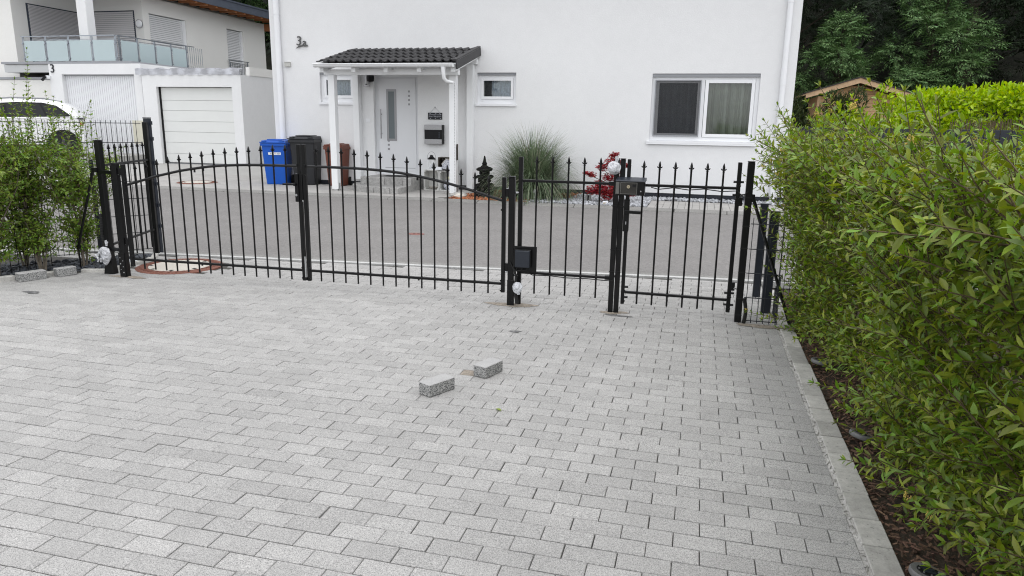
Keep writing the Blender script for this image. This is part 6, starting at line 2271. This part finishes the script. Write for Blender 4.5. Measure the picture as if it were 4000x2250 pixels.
mp_ = thing('japanese_maple', 'small red maple in white gravel seen through the fence bars', 'maple', (-1.75, 14.6, 0))
r_ = np.random.default_rng(61)
tr = [((-1.75, 14.6, .02), (-1.76, 14.6, .3), (-1.70, 14.58, .65), (-1.68, 14.58, 1.02))]
cl = [(-1.66, 14.58, 1.00, .10), (-1.72, 14.55, .88, .13), (-1.60, 14.6, .85, .10), (-1.88, 14.5, .76, .13), (-1.62, 14.6, .68, .12), (-1.40, 14.6, .80, .07), (-2.10, 14.5, .60, .09), (-2.22, 14.5, .63, .05), (-1.75, 14.55, .55, .14), (-1.56, 14.6, .52, .12),
      (-2.05, 14.45, .30, .14), (-1.90, 14.45, .33, .18), (-1.70, 14.45, .32, .20), (-1.55, 14.5, .32, .17), (-1.75, 14.45, .20, .17), (-1.30, 14.55, .26, .10), (-1.95, 14.45, .45, .08), (-1.42, 14.55, .40, .10)]
P_, D_, N_, L_ = [], [], [], []
for cx_, cy_, cz_, rr_ in cl:
    tr.append(((-1.73, 14.59, max(.15, cz_ - .22)), ((cx_ - 1.73) / 2, (cy_ + 14.59) / 2, cz_ - .10), (cx_, cy_, cz_ - .02), (cx_, cy_, cz_)))
    k = int(1500 * rr_)
    for i in range(k):
        v = r_.normal(size=3)
        v /= np.linalg.norm(v)
        p = np.array([cx_, cy_, cz_]) + v * rr_ * r_.uniform(.3, 1) * np.array([1.15, .9, .75])
        base_dir = r_.uniform(0, 2 * PI)
        nn = nrm(np.array([r_.normal() * .5, -.4 + r_.normal() * .5, .8]))
        for lobe in (-1.0, -.5, 0, .5, 1.0):                    # five pointed lobes
            a = base_dir + lobe
            P_.append(p)
            D_.append((math.cos(a), math.sin(a) * .7, -.35))
            N_.append(nn)
            L_.append(r_.uniform(.035, .05) * (1 - .25 * abs(lobe)))
leaves('foliage', np.array(P_), np.array(D_), np.array(N_), np.array(L_), M['maple'], 'diamond', mp_)
tr = [tuple((x_ if x_ < -1.2 else x_, y_, z_) for x_, y_, z_ in q_) for q_ in tr]
tr = [(q_[0], ((q_[0][0] + q_[2][0]) / 2, (q_[0][1] + q_[2][1]) / 2, (q_[0][2] + q_[2][2]) / 2), q_[2], q_[3]) for q_ in tr]
stems_mesh('branch', tr, .008, .003, M['twig'], mp_)

# ================================================================== BEHIND THE HOUSE: fence, laurel, conifer, shed
pf_ = thing('privacy_fence', 'dark grey vertical board privacy fence right of the white house', 'fence', (5, 17.6, 0))
x = 1.97
i = 0
while x < 9.5:
    w_ = .30 if i % 2 else .22
    dz = .006 * math.sin(i * 2.1)
    MB().box(x + .004, x + w_ - .004, 17.58 + (.012 if i % 2 else 0), 17.605 + (.012 if i % 2 else 0), .05, 1.60 + dz).build('board', M['anthracite'], pf_, bevel=.003, seg=1)
    x += w_
    i += 1
MB().box(1.95, 9.6, 17.625, 17.66, 1.28, 1.33).box(1.95, 9.6, 17.625, 17.66, .3, .36).build('rail', M['anthracite'], pf_)
bm_ = thing('brushwood_screen', 'dark brushwood screen behind the fence under the bright laurel', 'screen', (7, 18.4, 0))
w = MB()
r2 = random.Random(9)
x = 5.4
while x < 9.6:
    w.tube([(x, 18.4 + r2.uniform(-.02, .02), .1), (x + r2.uniform(-.02, .02), 18.4, 1.80 + r2.uniform(-.05, .05))], r2.uniform(.006, .011), 5)
    x += r2.uniform(.012, .020)
w.build('brushwood', M['twig'], bm_, kind='stuff')

def bush(name, label, cat, boxes, m, shape, leaf, n, seed, up=.4, wid=1.0, ground_z=0.0, stem_m='twig'):
    """foliage in rounded shells round the given ellipsoids (cx, cy, cz, rx, ry, rz)"""
    r_ = np.random.default_rng(seed)
    bx = np.array(boxes)
    t = thing(name, label, cat, (float(bx[:, 0].mean()), float(bx[:, 1].mean()), ground_z))
    vol = bx[:, 3] * bx[:, 5]
    idx = r_.choice(len(bx), n, p=vol / vol.sum())
    v = nrm(r_.normal(size=(n, 3)))
    k = r_.uniform(.55, 1.03, n) ** .5
    P_ = bx[idx, :3] + v * k[:, None] * bx[idx, 3:]
    D_ = v * .8 + r_.normal(size=(n, 3)) * .5 + np.array([0, 0, up])
    N_ = v * .5 + r_.normal(size=(n, 3)) * .4 + np.array([0, 0, .6])
    leaves('foliage', P_, D_, N_, r_.uniform(leaf[0], leaf[1], n), m, shape, t, wid=wid)
    st_ = []
    for b in bx[:40]:
        st_.append(((b[0] + r_.normal() * .1, b[1] + .1, ground_z - .1), (b[0] + r_.normal() * .1, b[1], b[2] * .5), tuple(b[:3])))
    stems_mesh('stem', st_, .02, .006, M[stem_m], t)
    return t
bx = []
r2 = np.random.default_rng(3)
for i in range(70):
    x = r2.uniform(5.0, 10.5)
    topz = 2.62 + .05 * math.sin(x * 3) - .30 * max(0, 5.6 - x)
    rz = r2.uniform(.22, .34)
    bx.append((x, 20 + r2.uniform(-.2, .3), topz - rz, r2.uniform(.28, .42), .35, rz))
for i in range(70):
    bx.append((r2.uniform(4.6, 10.5), 19.85 + r2.uniform(-.2, .3), r2.uniform(.7, 2.1), .45, .38, .40))
bush('laurel_hedge', 'bright yellow green clipped laurel hedge behind the dark fence', 'hedge', bx, M['leaf_laurel'], 'oval', (.10, .145), 15000, 71, .5, 1.25)
bx = []
for i in range(26):
    x = r2.uniform(2.7, 5.2)
    bx.append((x, 18.9 + r2.uniform(-.2, .2), r2.uniform(1.0, 1.75) + .12 * math.sin(x * 6), .22, .22, .30))
for x, zt in ((3.1, 2.1), (3.35, 2.25), (3.2, 1.9), (4.45, 2.25), (4.0, 2.1), (3.95, 2.45), (4.1, 2.6), (4.25, 2.4), (4.75, 2.45), (4.9, 2.3), (5.15, 2.1), (3.7, 1.8)):
    bx.append((x, 18.8, zt - .25, .085, .085, .34))
bush('laurel_shrub', 'loose laurel shoots in front of the wooden shed', 'shrub', bx, M['leaf_laurel'], 'oval', (.09, .13), 3600, 72, .7, 1.2)
bx = []
for i in range(60):
    x = r2.uniform(1.95, 3.75)
    bx.append((x, 19.4 + r2.uniform(-.3, .3), r2.uniform(.9, 2.2) + .14 * math.sin(x * 4 + 1), .22, .2, .40))
bush('conifer_bush', 'dark feathery conifer bush between house corner and shed', 'shrub', bx, M['leaf_yew'], 'diamond', (.06, .12), 16000, 73, .9, .8)

sh = thing('garden_shed', 'light wooden garden shed with shallow gable behind the laurel', 'shed', (4.9, 26, 0))
SX0, SX1, SXA, SE, SA = 3.60, 6.00, 4.76, 2.60, 3.00
rows_ = np.arange(.1, 3.05, .135)
for z0 in rows_:
    z1 = z0 + .130
    if z1 < SE:
        pts_ = [(SX0, z0), (SX1, z0), (SX1, z1), (SX0, z1)]
    else:
        def xr(z):
            tt = max(0, (z - SE + .05) / (SA - SE + .05))
            return SX0 + (SXA - SX0) * tt, SX1 - (SX1 - SXA) * tt
        a0, b0 = xr(z0)
        a1, b1 = xr(z1)
        if b1 - a1 < .08:
            continue
        pts_ = [(a0, z0), (b0, z0), (b1, z1), (a1, z1)]
    MB().prism(pts_, 26.0, 26.03, 'xz').build('board', M['shedwood'], sh, bevel=.006, seg=1)
MB().box(SX1 - .11, SX1 + .0, 25.97, 25.999, .1, SE).build('corner_board', M['shedtrim'], sh)
MB().box(SX0, SX0 + .11, 25.97, 25.999, .1, SE).build('corner_board', M['shedtrim'], sh)
MB().box(SX0 + .05, SX1 - .05, 26.04, 28.4, .1, SE).build('body', M['shedwood'], sh)
for sx, ex in ((3.18, SXA), (6.34, SXA)):
    zs_ = 2.52
    MB().prism([(sx, zs_), (ex, SA + .0), (ex, SA + .16), (sx, zs_ + .15)], 25.55, 25.59, 'xz').build('bargeboard', M['shedtrim'], sh)
    MB().prism([(sx, zs_ + .152), (ex, SA + .163), (ex, SA + .20), (sx, zs_ + .19)], 25.52, 28.7, 'xz').build('roof', M['roofing_felt'], sh)
    MB().prism([(sx, zs_ + .1), (ex, SA + .11), (ex, SA + .15), (sx, zs_ + .14)], 25.60, 28.6, 'xz').build('roof_boarding', M['shedtrim'], sh)

# ================================================================== TREES
def tree(name, label, x, y, base, h, rad, m, seed, n_blob, fronds, frond, low=.12, lean=0.0):
    r_ = np.random.default_rng(seed)
    t = thing(name, label, 'tree', (x, y, base))
    tr = [((x, y, base - .3), (x + lean * .3, y, base + h * .35), (x + lean * .7, y, base + h * .7), (x + lean, y, base + h * .93))]
    blobs = []
    for i in range(n_blob):
        u_ = low + (1 - low) * (i + r_.uniform(0, 1)) / n_blob
        env = math.sin(PI * min(1, (u_ * .86 + .18))) ** .6
        a = r_.uniform(0, 2 * PI)
        rr = rad * env * r_.uniform(.35, 1.0)
        c = np.array([x + lean * u_ + rr * math.cos(a), y + rr * math.sin(a) - .1 * rad, base + h * u_])
        s = rad * r_.uniform(.22, .40) * (1.1 - .4 * u_)
        blobs.append((*c, s))
        m1 = np.array([x + lean * u_ * .8, y, base + h * u_ * .75])
        tr.append((tuple(m1), tuple((m1 + c) / 2 + r_.normal(size=3) * .15), tuple(c)))
    blobs = np.array(blobs)
    stems_mesh('branch', [q_ for q_ in tr[1:]], .05, .012, M['bark'], t, n=5)
    stems_mesh('trunk', [tr[0]], .20 * h / 9, .04, M['bark'], t, stuff=False, n=9)
    w_ = blobs[:, 3] ** 2
    idx = r_.choice(len(blobs), fronds, p=w_ / w_.sum())
    v = nrm(r_.normal(size=(fronds, 3)) + np.array([0, -.15, .35]))
    k = r_.uniform(.72, 1.06, fronds)
    B = blobs[idx, :3] + v * (k * blobs[idx, 3])[:, None] * np.array([1.2, 1.2, .75])
    FD = nrm(v * np.array([1, 1, .3]) + r_.normal(size=(fronds, 3)) * .35 + np.array([0, 0, -.15]))
    FNn = nrm(np.array([0, 0, 1.0]) + v * .35 + r_.normal(size=(fronds, 3)) * .25)
    FL = r_.uniform(frond * .7, frond * 1.25, fronds)
    side = nrm(np.cross(FD, FNn))
    P_, D_, N_, L_ = [], [], [], []
    for j, uu in enumerate((.25, .5, .75)):                    # pinnate leaf: three pairs and a tip
        for sg in (1, -1):
            P_.append(B + FD * (FL * uu)[:, None])
            D_.append(FD * .55 + side * sg * .9 + np.array([0, 0, -.18]))
            N_.append(FNn)
            L_.append(FL * .42)
    P_.append(B + FD * (FL * .9)[:, None])
    D_.append(FD + np.array([0, 0, -.15]))
    N_.append(FNn)
    L_.append(FL * .42)
    leaves('crown', np.concatenate(P_), np.concatenate(D_), np.concatenate(N_), np.concatenate(L_), m, 'diamond', t, wid=.85)
    return t
tree('ash_tree', 'bushy ash tree just behind the wooden shed roof, lower one on the left', 5.0, 31.0, .5, 5.2, 1.6, M['leaf_tree'], 81, 20, 3600, .34, .05)
tree('ash_tree', 'bushy ash tree with rounded top rising behind the shed ridge', 8.2, 31.5, .6, 6.8, 1.9, M['leaf_tree'], 82, 24, 4600, .34, .05)
tree('ash_tree', 'tall pale green ash tree at the upper right picture corner', 14.4, 30.5, .6, 11.0, 2.5, M['leaf_tree'], 83, 28, 5600, .36, .18, .4)
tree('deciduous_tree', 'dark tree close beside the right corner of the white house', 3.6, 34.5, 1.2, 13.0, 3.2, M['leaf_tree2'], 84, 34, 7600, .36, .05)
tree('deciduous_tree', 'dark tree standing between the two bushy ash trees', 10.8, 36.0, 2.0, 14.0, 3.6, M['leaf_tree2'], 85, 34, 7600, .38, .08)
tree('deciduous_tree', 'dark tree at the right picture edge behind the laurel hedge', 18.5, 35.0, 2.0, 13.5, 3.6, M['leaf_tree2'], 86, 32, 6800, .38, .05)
tree('deciduous_tree', 'green tree showing above the grey roof edge of the pale house', -26.5, 46.0, 4.5, 12.5, 5.0, M['leaf_tree'], 87, 34, 8200, .48, .2)
tree('deciduous_tree', 'green tree above the roof edge close to the white house corner', -19.5, 45.0, 4.0, 12.0, 4.2, M['leaf_tree'], 88, 30, 7000, .46, .2)
# bare undergrowth at the right
w = []
r2 = np.random.default_rng(99)
for i in range(90):
    x = r2.uniform(11.5, 16.5)
    w.append(((x, 27.5 + r2.uniform(-.4, .6), .2), (x + r2.normal() * .3, 27.5, 2.2), (x + r2.normal() * .7, 27.4, r2.uniform(2.9, 4.1))))
bt = thing('bare_thicket', 'leafless brown thicket above the right end of the laurel hedge', 'thicket', (14, 27.5, 0))
stems_mesh('twig', w, .02, .006, M['greytwig'], bt)

# the wood further back that reads as one dark mass
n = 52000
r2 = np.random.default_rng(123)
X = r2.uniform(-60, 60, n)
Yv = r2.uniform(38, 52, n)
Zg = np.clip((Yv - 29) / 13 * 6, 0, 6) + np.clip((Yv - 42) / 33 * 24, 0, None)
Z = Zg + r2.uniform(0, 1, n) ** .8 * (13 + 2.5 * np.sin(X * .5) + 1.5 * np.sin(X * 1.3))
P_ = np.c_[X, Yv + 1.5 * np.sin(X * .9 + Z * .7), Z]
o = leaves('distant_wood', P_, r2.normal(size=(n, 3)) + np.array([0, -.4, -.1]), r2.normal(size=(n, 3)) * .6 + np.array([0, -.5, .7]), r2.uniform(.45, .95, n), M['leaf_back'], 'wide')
tag(o, 'dark distant wood behind the garden trees', 'wood')

# ------------------------------------------------------------------ repeats of a kind share a group
GROUPS = {'wheelie_bin': 'wheelie bins by the house wall', 'gate_post': 'black posts of the gate', 'gate_leaf': 'leaves of the double gate', 'fence_post': 'dark grey fence posts', 'wooden_crate': 'crates by the front door',
          'loose_stone': 'loose granite pavers', 'ground_light': 'round solar ground lights', 'manhole_cover': 'round manhole covers', 'garage': 'garages of the neighbour', 'rock': 'rocks by the porch post', 'ash_tree': 'ash trees behind the shed',
          'deciduous_tree': 'dark trees behind the houses', 'house_number': 'house numbers', 'plastic_bag': 'plastic bags on the gate posts', 'mesh_fence': 'wire mesh fences', 'mortar_patch': 'mortar patches at the post feet', 'stain': 'dark smears on the pavers', 'house': 'white houses across the road'}
for o in list(scene.objects):
    k = o.name.split('.')[0]
    if o.parent is None and 'category' in o and k in GROUPS and 'group' not in o:
        o['group'] = GROUPS[k]
